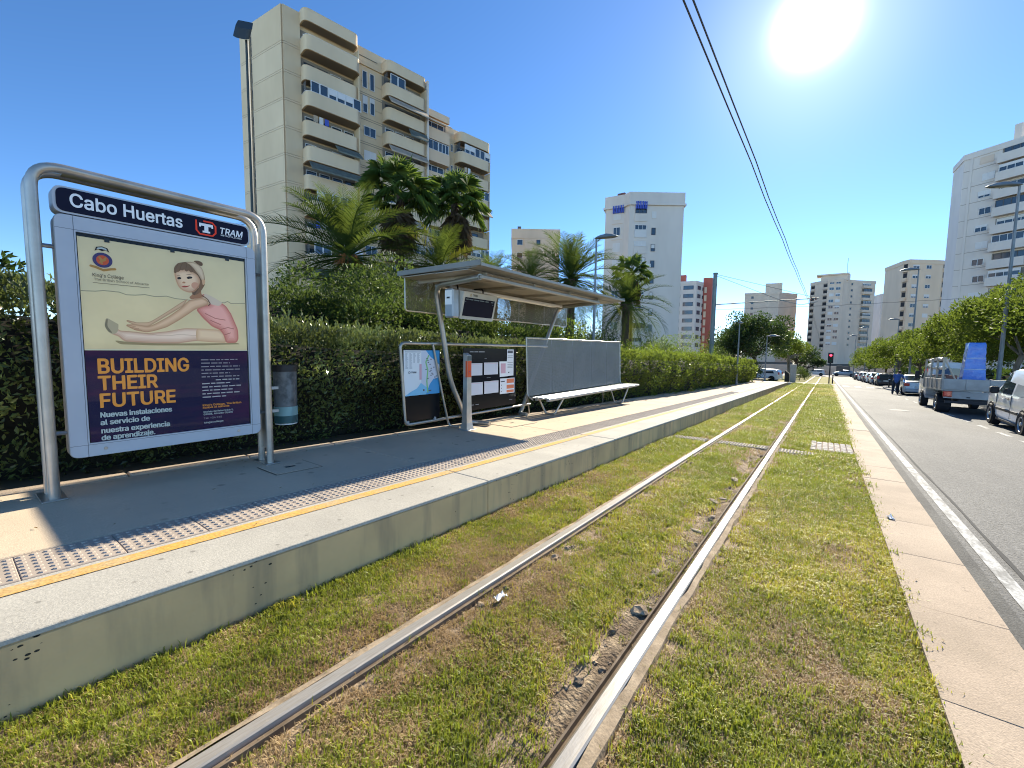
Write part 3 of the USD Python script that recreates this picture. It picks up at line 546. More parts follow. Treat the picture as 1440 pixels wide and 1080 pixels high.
G = {'hair': [[1.296,2.103],[1.301,2.145],[1.332,2.183],[1.382,2.203],[1.444,2.214],[1.491,2.194],[1.516,2.155],[1.529,2.083],[1.53,2.027],[1.515,1.994],[1.481,1.944],[1.44,1.915],[1.423,1.931],[1.359,2.011]], 'bun': [[1.444,2.221],[1.482,2.234],[1.518,2.218],[1.517,2.189],[1.49,2.185],[1.465,2.208]], 'band': [[1.442,2.21],[1.491,2.194],[1.516,2.155],[1.526,2.082],[1.513,2.093],[1.487,2.101],[1.468,2.147]], 'skinface': [[1.302,2.092],[1.31,2.028],[1.328,1.977],[1.357,1.951],[1.407,1.935],[1.444,1.946],[1.483,1.999],[1.493,2.053],[1.476,2.094],[1.435,2.112],[1.404,2.114],[1.375,2.133],[1.343,2.11]], 'neck': [[1.439,1.96],[1.494,2.004],[1.496,1.93],[1.522,1.908],[1.415,1.878],[1.401,1.895],[1.428,1.922]], 'ear': [[1.502,2.067],[1.529,2.07],[1.53,2.033],[1.51,2.012]], 'eye1': [[1.316,2.053],[1.334,2.067],[1.351,2.061],[1.348,2.049],[1.328,2.042]], 'eye2': [[1.387,2.066],[1.408,2.083],[1.434,2.078],[1.428,2.064],[1.397,2.055]], 'brow1': [[1.312,2.073],[1.332,2.084],[1.35,2.079],[1.332,2.079]], 'brow2': [[1.378,2.086],[1.409,2.102],[1.434,2.097],[1.409,2.096]], 'nose': [[1.355,2.022],[1.365,2.03],[1.38,2.026],[1.377,2.015],[1.357,2.013]], 'mouth': [[1.343,1.982],[1.369,1.994],[1.387,1.993],[1.418,2.003],[1.394,1.985],[1.368,1.977]], 'leotard': [[1.491,1.923],[1.512,1.927],[1.544,1.891],[1.561,1.858],[1.555,1.842],[1.501,1.827],[1.449,1.791],[1.497,1.72],[1.569,1.643],[1.635,1.613],[1.663,1.564],[1.68,1.492],[1.772,1.497],[1.789,1.534],[1.787,1.625],[1.759,1.703],[1.726,1.791],[1.732,1.773],[1.694,1.841],[1.654,1.87],[1.583,1.92],[1.529,1.943]], 'backskin': [[1.512,1.927],[1.529,1.943],[1.583,1.92],[1.666,1.871],[1.636,1.836],[1.564,1.849],[1.559,1.874]], 'neararm': [[1.556,1.848],[1.54,1.885],[1.504,1.902],[1.448,1.886],[1.394,1.865],[1.339,1.798],[1.251,1.719],[1.151,1.647],[1.102,1.62],[1.018,1.635],[0.966,1.632],[0.96,1.619],[1.016,1.584],[1.092,1.57],[1.148,1.587],[1.231,1.621],[1.318,1.685],[1.389,1.744],[1.445,1.793],[1.5,1.817]], 'fararm': [[1.395,1.886],[1.341,1.844],[1.236,1.755],[1.152,1.687],[1.111,1.657],[1.027,1.65],[0.968,1.668],[0.964,1.656],[1.018,1.625],[1.102,1.617],[1.168,1.668],[1.252,1.734],[1.357,1.815]], 'leg': [[1.683,1.576],[1.626,1.616],[1.493,1.621],[1.358,1.619],[1.229,1.585],[1.1,1.565],[0.993,1.576],[0.92,1.578],[0.9,1.605],[0.902,1.638],[0.847,1.677],[0.838,1.663],[0.83,1.611],[0.849,1.565],[0.879,1.543],[0.907,1.534],[0.945,1.491],[1.027,1.486],[1.143,1.481],[1.309,1.482],[1.443,1.508],[1.488,1.504],[1.68,1.492]], 'thigh': [[1.683,1.576],[1.626,1.616],[1.493,1.621],[1.445,1.616],[1.44,1.557],[1.443,1.508],[1.535,1.499],[1.68,1.492]], 'shoe': [[0.915,1.63],[0.902,1.638],[0.847,1.677],[0.838,1.663],[0.83,1.611],[0.849,1.565],[0.879,1.543],[0.909,1.568]], 'ground_shadow': [[0.881,1.5],[0.945,1.491],[1.143,1.481],[1.309,1.482],[1.68,1.492],[1.772,1.497],[1.803,1.483],[1.487,1.467],[1.143,1.462],[0.915,1.468]]}
wave = [(.708, 1.875), (.79, 1.879), (.837, 1.89), (.93, 1.888), (.975, 1.872), (1.03, 1.874), (1.093, 1.886), (1.16, 1.876), (1.24, 1.888), (1.30, 1.874), (1.40, 1.87), (1.55, 1.872), (1.68, 1.872), (1.707, 1.888), (1.736, 1.871), (1.862, 1.885)]
pr('studio_floor', sg.Polygon(wave + [(1.862, 1.43), (.708, 1.43)]), m_floor)
pr('backdrop_hem', sg.LineString(wave).buffer(.0035), p_grey)
pr('floor_shadow', G['ground_shadow'], p_shade)
soft('far_arm', G['fararm'], (0.50, 0.29, 0.17), (0.72, 0.47, 0.30))
soft('legs', G['leg'], (0.62, 0.36, 0.25), (0.92, 0.70, 0.58)); soft('thigh', G['thigh'], (0.68, 0.42, 0.26), (0.88, 0.64, 0.44)); pr('shoe', G['shoe'], sk('shoe', (0.50, 0.40, 0.27)))
pr('sole', [(.83, 1.61), (.845, 1.67), (.853, 1.665), (.846, 1.61), (.878, 1.555), (.852, 1.565)], sk('sole', (0.22, 0.18, 0.12)))
pr('knee_line', sg.LineString([(.95, 1.575), (1.2, 1.545), (1.32, 1.56), (1.44, 1.557)]).buffer(.0016), sk('fold', (0.52, 0.34, 0.22)))
soft('leotard', G['leotard'], (0.62, 0.20, 0.16), (0.90, 0.46, 0.40)); pr('back_skin', G['backskin'], sk('strap', (0.70, 0.56, 0.45)))
pr('leotard_fold', unary_union([sg.LineString(q).buffer(.003) for q in ([(1.52, 1.76), (1.6, 1.72), (1.68, 1.71)], [(1.56, 1.70), (1.64, 1.665)], [(1.64, 1.62), (1.70, 1.64), (1.75, 1.63)], [(1.67, 1.57), (1.72, 1.59)])]), sk('pink_dark', (0.42, 0.13, 0.11)))
pr('neck', G['neck'], sk('skin_shade', (0.42, 0.20, 0.10))); soft('near_arm', G['neararm'], (0.54, 0.30, 0.17), (0.84, 0.56, 0.37))
pr('strap_edge', sg.LineString([(1.50, 1.925), (1.545, 1.89), (1.562, 1.855), (1.548, 1.835)]).buffer(.004), sk('strap_dark', (0.20, 0.09, 0.06)))
pr('finger_lines', unary_union([sg.LineString(q).buffer(.0014) for q in ([(.965, 1.626), (1.02, 1.615)], [(.985, 1.608), (1.04, 1.60)], [(1.01, 1.592), (1.06, 1.588)], [(.968, 1.662), (1.02, 1.652)])]), sk('skin_line', (0.34, 0.14, 0.08)))
pr('hair', [[1.298,2.104],[1.303,2.149],[1.332,2.186],[1.382,2.203],[1.442,2.213],[1.491,2.194],[1.518,2.155],[1.53,2.083],[1.528,2.027],[1.515,1.997],[1.481,1.94],[1.44,1.915],[1.423,1.931],[1.442,2.022]], p_hair); pr('hair_bun', G['bun'], p_hair)
soft('headband', [[1.377,2.198],[1.442,2.212],[1.491,2.194],[1.518,2.155],[1.529,2.083],[1.523,2.032],[1.5,2.063],[1.487,2.095],[1.467,2.123],[1.447,2.15],[1.417,2.182]], (0.50, 0.34, 0.22), (0.76, 0.58, 0.42)); pr('side_hair', [[1.471,2.105],[1.496,2.053],[1.523,2.032],[1.515,2.0],[1.481,1.94],[1.438,1.912],[1.46,1.947],[1.49,2.003],[1.485,2.052]], sk('hair_brown', (0.26, 0.14, 0.07)))
soft('face', [[1.301,2.098],[1.304,2.063],[1.31,2.028],[1.326,1.977],[1.357,1.948],[1.407,1.935],[1.444,1.946],[1.483,1.999],[1.493,2.053],[1.476,2.1],[1.436,2.124],[1.385,2.138],[1.344,2.128],[1.314,2.109]], (0.62, 0.36, 0.22), (0.88, 0.64, 0.45)); pr('ear', G['ear'], p_skin)
pr('fringe', [[1.298,2.098],[1.303,2.149],[1.332,2.186],[1.382,2.203],[1.417,2.187],[1.452,2.148],[1.472,2.105],[1.453,2.112],[1.436,2.127],[1.425,2.114],[1.405,2.135],[1.392,2.116],[1.375,2.138],[1.362,2.125],[1.347,2.129],[1.333,2.108],[1.321,2.107],[1.31,2.091]], sk('hair_light', (0.22, 0.125, 0.065)))
pr('fringe_strands', unary_union([sg.LineString(q).buffer(.0025) for q in ([[1.332,2.183],[1.315,2.136],[1.308,2.099]], [[1.367,2.195],[1.353,2.165],[1.339,2.119]], [[1.392,2.196],[1.391,2.166],[1.384,2.126]], [[1.412,2.187],[1.427,2.159],[1.438,2.125]])]), p_hair)
pr('cheek', sg.Point(1.452, 2.005).buffer(.03), sk('cheek', (0.68, 0.36, 0.24))); pr('jaw_shade', [(1.407, 1.937), (1.444, 1.946), (1.483, 1.999), (1.49, 2.04), (1.478, 2.01), (1.445, 1.965)], sk('jaw', (0.50, 0.25, 0.13)))
for q in ('eye1', 'eye2'): pr('eye', G[q], p_eye)
for q in ('brow1', 'brow2'): pr('brow', G[q], p_hair)
pr('nose', G['nose'], sk('nose', (0.48, 0.22, 0.12))); pr('mouth', G['mouth'], p_lip)
# crest and words
def oval(cx, cz, a, b): return sg.Polygon([(cx + a * math.cos(q), cz + b * math.sin(q)) for q in np.linspace(0, 6.28, 28)[:-1]])
cx, cz = .843, 2.125
pr('crest_belt', oval(cx, cz, .058, .058), sk('crest_blue', (0.06, 0.045, 0.16))); pr('crest_field', oval(cx, cz, .037, .038), p_red)
pr('crest_mark', unary_union([sg.LineString(q).buffer(.006) for q in ([(.825, 2.145), (.845, 2.12), (.862, 2.145)], [(.828, 2.108), (.858, 2.128)], [(.83, 2.14), (.838, 2.10)])]), p_gold)
pr('crest_crown', unary_union([sg.Polygon([(.80, 2.19), (.81, 2.222), (.843, 2.232), (.876, 2.222), (.886, 2.19), (.865, 2.205), (.843, 2.195), (.82, 2.205)])]), p_eye)
pr('crest_crown_fill', sg.Polygon([(.812, 2.205), (.82, 2.218), (.843, 2.225), (.866, 2.218), (.874, 2.205), (.843, 2.212)]), paper_white)
pr('crest_ribbon', sg.LineString([(.775, 2.072), (.80, 2.066), (.845, 2.048), (.89, 2.062), (.912, 2.066)]).buffer(.009), p_gold)
def words(name, s, h, y, z, m, width=None, bold=False):
    lay[0] += 1; part(ps, name, text(MB(), s, h, TX(SX - .0160 + .00008 * lay[0], y, z), bold, width, .0004), m)
words('school_name', "King's College", .027, .778, 1.992, p_eye, .185)
words('school_line', 'The British School of Alicante', .019, .785, 1.963, sk('soft_grey', (0.17, 0.15, 0.11)), .335)
pr('rule', sg.box(.779, 1.943, 1.125, 1.946), p_eye)
pr('photo_border', sg.box(.708, 1.4185, 1.862, 1.427), sk('border_cream', (0.75, 0.71, 0.55)))
for s, z, h, wd in (('BUILDING', 1.236, .113, .62), ('THEIR', 1.103, .108, .39), ('FUTURE', .963, .108, .51)): [words('headline' if q == 0 else 'headline_stroke', s, h, .764 + q * .004, z + (.002 if q == 1 else 0), p_or, wd - .012, True) for q in range(2)]
for s, z, wd in (('Nuevas instalaciones', .884, .465), ('al servicio de', .823, .31), ('nuestra experiencia', .757, .445), ('de aprendizaje.', .700, .34)): [words('subtitle' if q == 0 else 'subtitle_stroke', s, .040, .767 + q * .003, z, paper_white, wd, True) for q in range(2)]
r3 = np.random.default_rng(5)
for k in range(12):
    z = 1.330 - k * .0316; g = []; y = 1.468 if k != 6 else 1.58; end = r3.uniform(1.70, 1.80) if k < 11 else 1.66
    while y < end:
        w = r3.uniform(.015, .07); g.append(sg.box(y, z, min(y + w, end), z + .010)); y += w + .010
    pr('small_print', unary_union(g), p_dim if k < 6 else sk('print_pale_%d' % k, (0.45, 0.44, 0.50)))
for s, z, m, wd in (("King's College, The British", .905, p_or, .325), ('School of Alicante', .882, p_or, .22)): words('address', s, .0165, 1.464, z, m, wd, True)
for s, z, m, wd in (('Glorieta del Reino Unido 5,', .843, paper_white, .25), ('03008, Alicante (Spain)', .820, paper_white, .245), ('Tel: +34 965', .783, p_dim, .15), ('kingscollege', .743, paper_white, .16)): words('address', s, .0145, 1.468, z, m, wd, True)
part(cs, 'glass', MB().quad((SX - .002, .70, .69), (SX - .002, 1.868, .69), (SX - .002, 1.868, 2.312), (SX - .002, .70, 2.312)), pane_glass)

# litter bin behind the sign
t = thing('litter_bin', 'small clear and green litter bin hanging behind the sign post', 'litter bin', (0, 0, 0))
bx, by = -4.87, 2.335; Tb = np.array([[1, 0, 0, bx], [0, 1, 0, by], [0, 0, 1, 0], [0, 0, 0, 1.]])
part(t, 'body', MB().lathe([(.11, .60), (.115, .70), (.118, .95), (.12, 1.2)], 18, Tb), mat('smoked_plastic', (0.16, 0.17, 0.17), 0.35, (0.06, 0.065, 0.065), 8.0, lo=.4, hi=.6), smooth=60)
part(t, 'rim', MB().lathe([(.115, 1.19), (.13, 1.19), (.13, 1.26), (.10, 1.26), (.10, 1.17)], 18, Tb), black, smooth=40)
part(t, 'band', MB().lathe([(.121, .70), (.121, .80)], 18, Tb), flat('bin_label_green', (0.22, 0.36, 0.34), 0.5), smooth=60)
part(t, 'lower_band', MB().lathe([(.120, .615), (.1205, .70)], 18, Tb), flat('bin_dark_green', (0.03, 0.09, 0.09), 0.5), smooth=60)
part(t, 'base', MB().lathe([(0, .595), (.112, .60), (.112, .615)], 18, Tb), white, smooth=40)
for z in (1.0, .75): part(t, 'bracket', MB().box((bx + .02, 2.06, z), (bx + .06, by, z + .03)), galv)
# ---------------------------------------------------------------- shelter, bench, information frame, validator
warm = mat('canopy_metal', (0.40, 0.36, 0.29), 0.5, (0.32, 0.285, 0.23), 1.2, metal=0.35)
topm = mat('weathered_sheet', (0.30, 0.30, 0.28), 0.6, (0.20, 0.20, 0.18), 1.5, metal=0.3)
perf_b = perfmat('perforated_band', (0.20, 0.17, 0.105), 0.40, 70.0, 0.2, 0.6)
perf_s = perfmat('perforated_back', (0.26, 0.265, 0.25), 0.33, 75.0, 0.3, 0.5)
tubem = mat('dull_steel_tube', (0.50, 0.47, 0.41), 0.35, (0.40, 0.37, 0.31), 2.0, metal=0.85)
t = thing('tram_shelter', 'steel tram shelter with flat canopy on two leaning tube legs', 'tram shelter', (0, 0, 0))
def leg(pts, r=.042): return MB().tube(fillet(pts, .22, 8), r, 14)
part(t, 'leg', leg([(-3.80, 4.42, 2.43), (-4.95, 4.70, 2.43), (-4.95, 5.03, .92), (-4.95, 5.46, .2), (-4.90, 5.62, gz(5.6) + PH + .045), (-4.62, 5.66, gz(5.6) + PH + .045)]), tubem, smooth=40)
part(t, 'leg', leg([(-3.80, 8.05, 2.43), (-5.0, 8.56, 2.43), (-5.10, 7.75, .92), (-5.10, 7.3, .2), (-5.08, 7.2, gz(7.1) + PH + .045), (-4.9, 7.2, gz(7.1) + PH + .045)]), tubem, smooth=40)
part(t, 'front_bar', MB().box((-3.80, 4.40, 2.40), (-3.74, 8.07, 2.455), .012), warm)
part(t, 'rear_bar', MB().tube([(-4.95, 4.72, 2.435), (-5.0, 8.54, 2.435)], .032, 12), tubem, smooth=40)
part(t, 'rear_lamp_bar', MB().box((-4.86, 4.9, 2.40), (-4.80, 8.4, 2.45), .01), white)
cy = np.linspace(4.2, 8.97, 6)
for k in range(5):
    a, b = cy[k] + .006, cy[k + 1] - .006
    pts = [(-5.22, 2.565), (-4.6, 2.60), (-3.95, 2.585), (-3.60, 2.545), (-3.60, 2.53), (-3.80, 2.515), (-4.6, 2.53), (-5.22, 2.535)]
    mb = MB().poly([(x, z) for x, z in pts], b - a, np.array([[1, 0, 0, 0], [0, 0, 1, a], [0, 1, 0, 0], [0, 0, 0, 1.]]))
    part(t, 'roof_sheet', mb, topm)
    part(t, 'soffit_panel', MB().box((-5.15, a + .01, 2.506), (-4.45, b - .01, 2.516)).box((-4.44, a + .01, 2.500), (-3.83, b - .01, 2.510)), warm)
for y in (4.55, 5.75, 6.9, 8.1): part(t, 'purlin', MB().box((-5.15, y - .02, 2.455), (-3.80, y + .02, 2.505)), warm)
m_fas = mat('fascia', (0.25, 0.235, 0.20), 0.6, (0.18, 0.17, 0.145), 2.0, metal=.2)
for y in (4.185, 8.975): part(t, 'end_fascia', MB().box((-5.22, y, 2.53), (-3.60, y + .013, 2.60)), m_fas)
part(t, 'front_fascia', MB().box((-3.598, 4.2, 2.525), (-3.585, 8.97, 2.56)), warm)
by_ = np.linspace(4.34, 9.3, 6)
for k in range(5): part(t, 'rear_panel', MB().box((-5.212, by_[k] + .006, 2.045), (-5.208, by_[k + 1] - .006, 2.53)), perf_b)
part(t, 'panel_frame', MB().tube(fillet([(-5.21, 4.32, 2.53), (-5.21, 4.32, 2.03), (-5.21, 9.32, 2.03), (-5.21, 9.32, 2.53)], .05, 5), .012, 8), tubem, smooth=40)
for y in by_[1:-1]: part(t, 'panel_post', MB().tube([(-5.222, y, 2.03), (-5.222, y, 2.54)], .01, 6), tubem)
# the departures screen hung under the canopy
t = thing('departure_screen', 'grey departures screen hanging dark under the shelter canopy', 'screen', (0, 0, 0))
tilt = math.radians(14); c_, s_ = math.cos(tilt), math.sin(tilt); O = np.array([-4.52, 4.78, 1.92])
TS = np.array([[0, s_, c_, O[0]], [1, 0, 0, O[1]], [0, c_, -s_, O[2]], [0, 0, 0, 1.]])
part(t, 'case', MB().poly(rrect(0, 0, .80, .42, .02), .16, TS @ np.array([[1, 0, 0, 0], [0, 1, 0, 0], [0, 0, 1, -.16], [0, 0, 0, 1.]])), mat('screen_case', (0.52, 0.50, 0.44), 0.5, (0.42, 0.40, 0.34), 3.0))
part(t, 'display', MB().poly(sg.box(.045, .05, .755, .335), .004, TS), flat('dead_display', (0.006, 0.006, 0.014), 0.3, spec=0.15))
part(t, 'display_text', MB().poly(unary_union([sg.box(a, .30, a + w, .315) for a, w in ((.06, .06), (.14, .09), (.25, .12), (.39, .10), (.52, .08), (.66, .06))] + [sg.box(.06, .262, .075, .275), sg.box(.71, .262, .73, .275)]), .0046, TS), flat('display_text', (0.12, 0.15, 0.16), 0.4))
part(t, 'brand_lettering', text(MB(), 'TRAM', .030, TS @ np.array([[1, 0, 0, .20], [0, 1, 0, .36], [0, 0, 1, .0], [0, 0, 0, 1.]]), True), flat('dull_print', (0.08, 0.08, 0.07), .6))
part(t, 'emblem_ring', MB().poly(sg.Point(.165, .373).buffer(.02).difference(sg.Point(.165, .373).buffer(.012)), .001, TS), flat('ochre_print', (0.35, 0.22, 0.06), .6))
part(t, 'speaker_box', MB().box((-4.68, 4.62, 1.93), (-4.50, 4.765, 2.36), .02), galv)
part(t, 'speaker_label', MB().box((-4.66, 4.616, 2.12), (-4.52, 4.6195, 2.33)), paper_white)
part(t, 'arrow_mark', MB().box((-4.62, 4.6145, 2.21), (-4.56, 4.6158, 2.235)), black)
for y in (4.85, 5.45): part(t, 'hanger', MB().tube(fillet([(-4.62, y, 2.30), (-4.62, y, 2.45), (-4.95, y, 2.45)], .06, 5), .012, 8), black, smooth=40)
# information frame with the line map and the timetables
t = thing('information_frame', 'tubular steel frame holding a coloured line map and black timetable board', 'information frame', (0, 0, 0))
part(t, 'frame_tube', MB().tube(fillet([(-5.03, 8.15, 1.535), (-5.03, 4.07, 1.535), (-5.03, 4.16, .31), (-5.03, 7.5, .31)], .09, 7), .024, 12), tubem, smooth=40)
part(t, 'frame_leg', MB().tube(fillet([(-5.0, 4.69, 1.52), (-5.0, 4.94, .56), (-5.0, 5.05, gz(5) + PH + .03), (-4.80, 5.10, gz(5) + PH + .025)], .07, 6), .019, 10), tubem, smooth=40)
gl = flat('dark_glass_board', (0.006, 0.006, 0.007), 0.15, spec=0.15)
mp = part(t, 'map_board', MB().box((-5.035, 4.12, .35), (-5.022, 4.86, 1.45)), gl)
def lay_on(parent, name, g, x, m): return part(parent, name, MB().poly(g, .0008, TX(x)), m)
XM = -5.0218
p_map = flat('map_grey', (0.60, 0.62, 0.68), 0.5); p_sea = flat('map_sea', (0.05, 0.30, 0.58), 0.5); p_ink = flat('map_ink', (0.10, 0.10, 0.11), 0.5); p_rose = flat('map_rose', (0.65, 0.38, 0.42), 0.5)
lay_on(mp, 'map_sheet', sg.box(4.13, .745, 4.85, 1.432), XM, paper_white)
lay_on(mp, 'map_land', sg.box(4.47, .745, 4.85, 1.432), XM + .001, p_map)
lay_on(mp, 'map_sea', sg.Polygon([(4.56, 1.432), (4.85, 1.432), (4.85, 1.20), (4.76, 1.27), (4.66, 1.33)]), XM + .002, p_sea)
lay_on(mp, 'map_bay', sg.Polygon([(4.56, .745), (4.85, .745), (4.85, 1.0), (4.72, .98), (4.64, .90)]), XM + .002, p_sea)
lay_on(mp, 'map_coast', sg.Polygon([(4.14, .745), (4.56, .745), (4.60, .84), (4.46, .93), (4.38, .85), (4.25, .80)]), XM + .0022, flat('map_pale_sea', (0.22, 0.52, 0.70), .5))
lay_on(mp, 'map_route', sg.LineString([(4.60, .78), (4.58, .95), (4.60, 1.12), (4.56, 1.25), (4.62, 1.35)]).buffer(.012), XM + .003, flat('map_route', (0.25, 0.55, 0.20), .5))
lay_on(mp, 'map_zone', sg.box(4.43, .98, 4.475, 1.22), XM + .003, p_rose)
lay_on(mp, 'map_places', unary_union([sg.box(4.55 + .26 * a, z, 4.575 + .26 * a, z + .014) for a, z in zip(r3.random(22), np.linspace(.97, 1.30, 22))] + [sg.box(4.50, .80, 4.53, .83), sg.box(4.62, .79, 4.67, .81)]), XM + .004, p_ink)
lay_on(mp, 'street_list', unary_union([sg.box(a, z, a + r3.uniform(.03, .055), z + .006) for a in (4.16, 4.235, 4.31, 4.385) for z in np.arange(1.16 if a < 4.3 else 1.24, 1.39, .016)] + [sg.box(4.15, 1.402, 4.46, 1.412)]), XM + .002, flat('list_grey', (0.30, 0.31, 0.33), .5))
part(mp, 'brand_lettering', text(MB(), 'TRAM', .026, TX(XM + .002, 4.265, 1.085), True), p_ink)
lay_on(mp, 'emblem_ring', sg.Point(4.235, 1.098).buffer(.02).difference(sg.Point(4.235, 1.098).buffer(.013)), XM + .002, p_ink)
tb = part(t, 'timetable_board', MB().box((-5.035, 5.42, .37), (-5.022, 6.97, 1.475)), gl)
for (a, b, z0, z1) in ((5.56, 5.92, .99, 1.21), (5.97, 6.38, .99, 1.215), (5.56, 5.94, .64, .865), (5.98, 6.40, .64, .87)):
    lay_on(tb, 'timetable', sg.box(a, z0, b, z1), XM, flat('sheet_%d' % int(a * 100 + z0 * 10), (0.62, 0.62, 0.63), .5))
    lay_on(tb, 'timetable_columns', unary_union([sg.box(q, z0 + .02, q + .012, z1 - .012) for q in np.arange(a + .02, b - .02, .032)]), XM + .001, p_map)
    lay_on(tb, 'timetable_rule', sg.box(a + .01, z1 - .02, b - .01, z1 - .014), XM + .002, p_rose)
lay_on(tb, 'notice', sg.Polygon([(6.44, .93), (6.88, .945), (6.88, 1.46), (6.66, 1.46), (6.66, 1.23), (6.42, 1.23)]), XM, paper_white)
lay_on(tb, 'notice_print', unary_union([sg.box(6.47, 1.0, 6.62, 1.19)]), XM + .001, p_rose)
lay_on(tb, 'notice_print', unary_union([sg.box(6.68, z, 6.85, z + .008) for z in (1.1, 1.13, 1.16, 1.2, 1.3, 1.33)] + [sg.box(6.68, 1.39, 6.85, 1.44), sg.box(6.7, 1.0, 6.74, 1.02)]), XM + .001, p_ink)
lay_on(tb, 'fare_sheet', sg.box(6.45, .60, 6.92, .90), XM, paper_white)
for z, h in ((.80, .085), (.69, .075), (.615, .05)): lay_on(tb, 'fare_block', sg.box(6.66, z, 6.90, z + h), XM + .001, flat('fare_orange_%d' % int(z * 1000), (0.72, 0.20, 0.08), .5))
lay_on(tb, 'fare_marks', unary_union([sg.box(6.48, z, 6.5, z + .02) for z in (.64, .70, .76)] + [sg.box(6.47, .83, 6.60, .85)]), XM + .001, p_ink)
lay_on(tb, 'board_title', unary_union([sg.box(a, 1.405, a + w, 1.42) for a, w in ((5.58, .10), (5.70, .10), (5.82, .16))] + [sg.box(5.98, 1.29, 6.05, 1.297), sg.box(6.05, .93, 6.16, .937)]), XM, flat('title_grey', (0.30, 0.30, 0.30), .5))
lay_on(tb, 'board_footer', unary_union([sg.box(a, .46, a + w, .472) for a, w in ((5.6, .1), (5.74, .09), (6.75, .1))]), XM, flat('footer_grey', (0.25, 0.25, 0.25), .5))
for y in (4.2, 4.75): part(t, 'clamp', MB().box((-5.05, y - .02, .315), (-5.005, y + .02, .37), .006), galv)
# ticket validator
t = thing('ticket_validator', 'slim steel ticket validator post with an orange panel', 'ticket machine', (-4.66, 5.12, gz(5.12) + PH))
prof = lambda w, d, z: [(-w / 2, -d / 2, z), (w / 2, -d / 2, z), (w / 2, d / 2, z), (-w / 2, d / 2, z)]
def loft(rings, cap=True):
    v = np.vstack([np.asarray(q, float) for q in rings]); n = len(rings[0]); f = [[i * n + j, i * n + (j + 1) % n, (i + 1) * n + (j + 1) % n, (i + 1) * n + j] for i in range(len(rings) - 1) for j in range(n)]
    m = MB().add(v, f)
    if cap: m.add(rings[0], [[0, j + 1, j] for j in range(1, n - 1)]); m.add(rings[-1], [[0, j, j + 1] for j in range(1, n - 1)])
    return m
part(t, 'post', loft([prof(.15, .17, 0), prof(.11, .13, .12), prof(.085, .105, .55), prof(.085, .105, 1.2), [(-.042, -.052, 1.25), (.042, -.052, 1.21), (.042, .052, 1.21), (-.042, .052, 1.25)]]), steel)
part(t, 'orange_panel', MB().box((.043, -.045, .86), (.047, .045, 1.12)), flat('validator_orange', (0.68, 0.085, 0.012), .45))
part(t, 'reader', MB().box((.043, -.045, 1.125), (.049, .045, 1.20), .004), flat('reader_grey', (0.10, 0.11, 0.10), .4))
part(t, 'orange_front', MB().box((.012, -.0545, .86), (.042, -.0528, 1.12)), flat('validator_orange_front', (0.68, 0.085, 0.012), .45))
part(t, 'button', MB().lathe([(0, .004), (.008, .003), (.009, 0)], 10, TX(.047, .01, .95)), flat('button_blue', (0.02, 0.03, 0.25), .3))
part(t, 'foot_plate', MB().box((-.11, -.11, .002), (.11, .11, .014), .004), galv)
# bench
t = thing('platform_bench', 'long steel platform bench with a tall perforated backrest', 'bench', (0, 0, 0))
seatm = mat('bench_seat', (0.40, 0.41, 0.40), 0.4, (0.32, 0.33, 0.32), 2.5, metal=0.6)
for k in range(4):
    x0 = -4.95 + k * .114
    part(t, 'seat_slat', MB().box((x0, 7.36, .452), (x0 + .106, 12.5, .478), .008), seatm)
part(t, 'seat_nose', MB().tube([(-4.485, 7.36, .448), (-4.485, 12.5, .448)], .03, 12), seatm, smooth=40)
part(t, 'seat_beam', MB().box((-4.9, 7.5, .39), (-4.85, 12.4, .45)), galv); part(t, 'seat_beam', MB().box((-4.62, 7.5, .39), (-4.57, 12.4, .45)), galv)
yb = [7.32, 8.32, 9.32, 10.32, 11.3, 12.25]
bp = lambda z: -4.965 - .055 * (z - .48) / 1.22
for k in range(5):
    a, b = yb[k] + .004, yb[k + 1] - .004
    part(t, 'back_panel', MB().add([(bp(z) + dx, y, z) for dx in (0, -.003) for z in (.49, 1.69) for y in (a, b)], [[0, 1, 3, 2], [4, 6, 7, 5], [0, 4, 5, 1], [2, 3, 7, 6], [0, 2, 6, 4], [1, 5, 7, 3]]), perf_s)
for y in (yb[0] - .01, yb[-1] + .01): part(t, 'back_post', MB().tube(fillet([(bp(1.7), y, 1.71), (bp(.5), y, .50), (-4.82, y, .42)], .08, 5), .016, 8), tubem, smooth=40)
for y in yb[1:-1]: part(t, 'back_rib', MB().box((bp(1.1) - .03, y - .008, .5), (bp(1.1) - .022, y + .008, 1.69)), galv)
part(t, 'back_rail', MB().box((bp(1.7) - .012, yb[0] - .02, 1.69), (bp(1.7) + .02, yb[-1] + .02, 1.725), .006), tubem)
for y in (7.85, 11.6):
    g0 = gz(y) + PH + .022
    part(t, 'leg', MB().tube(fillet([(-4.93, y - .15, .42), (-4.84, y, g0), (-4.62, y, g0), (-4.52, y + .18, .42)], .06, 6), .021, 10), tubem, smooth=40)
    part(t, 'back_stay', MB().tube([(-5.0, y - .5, .5), (-5.1, y - .25, gz(y) + PH)], .016, 8), tubem)
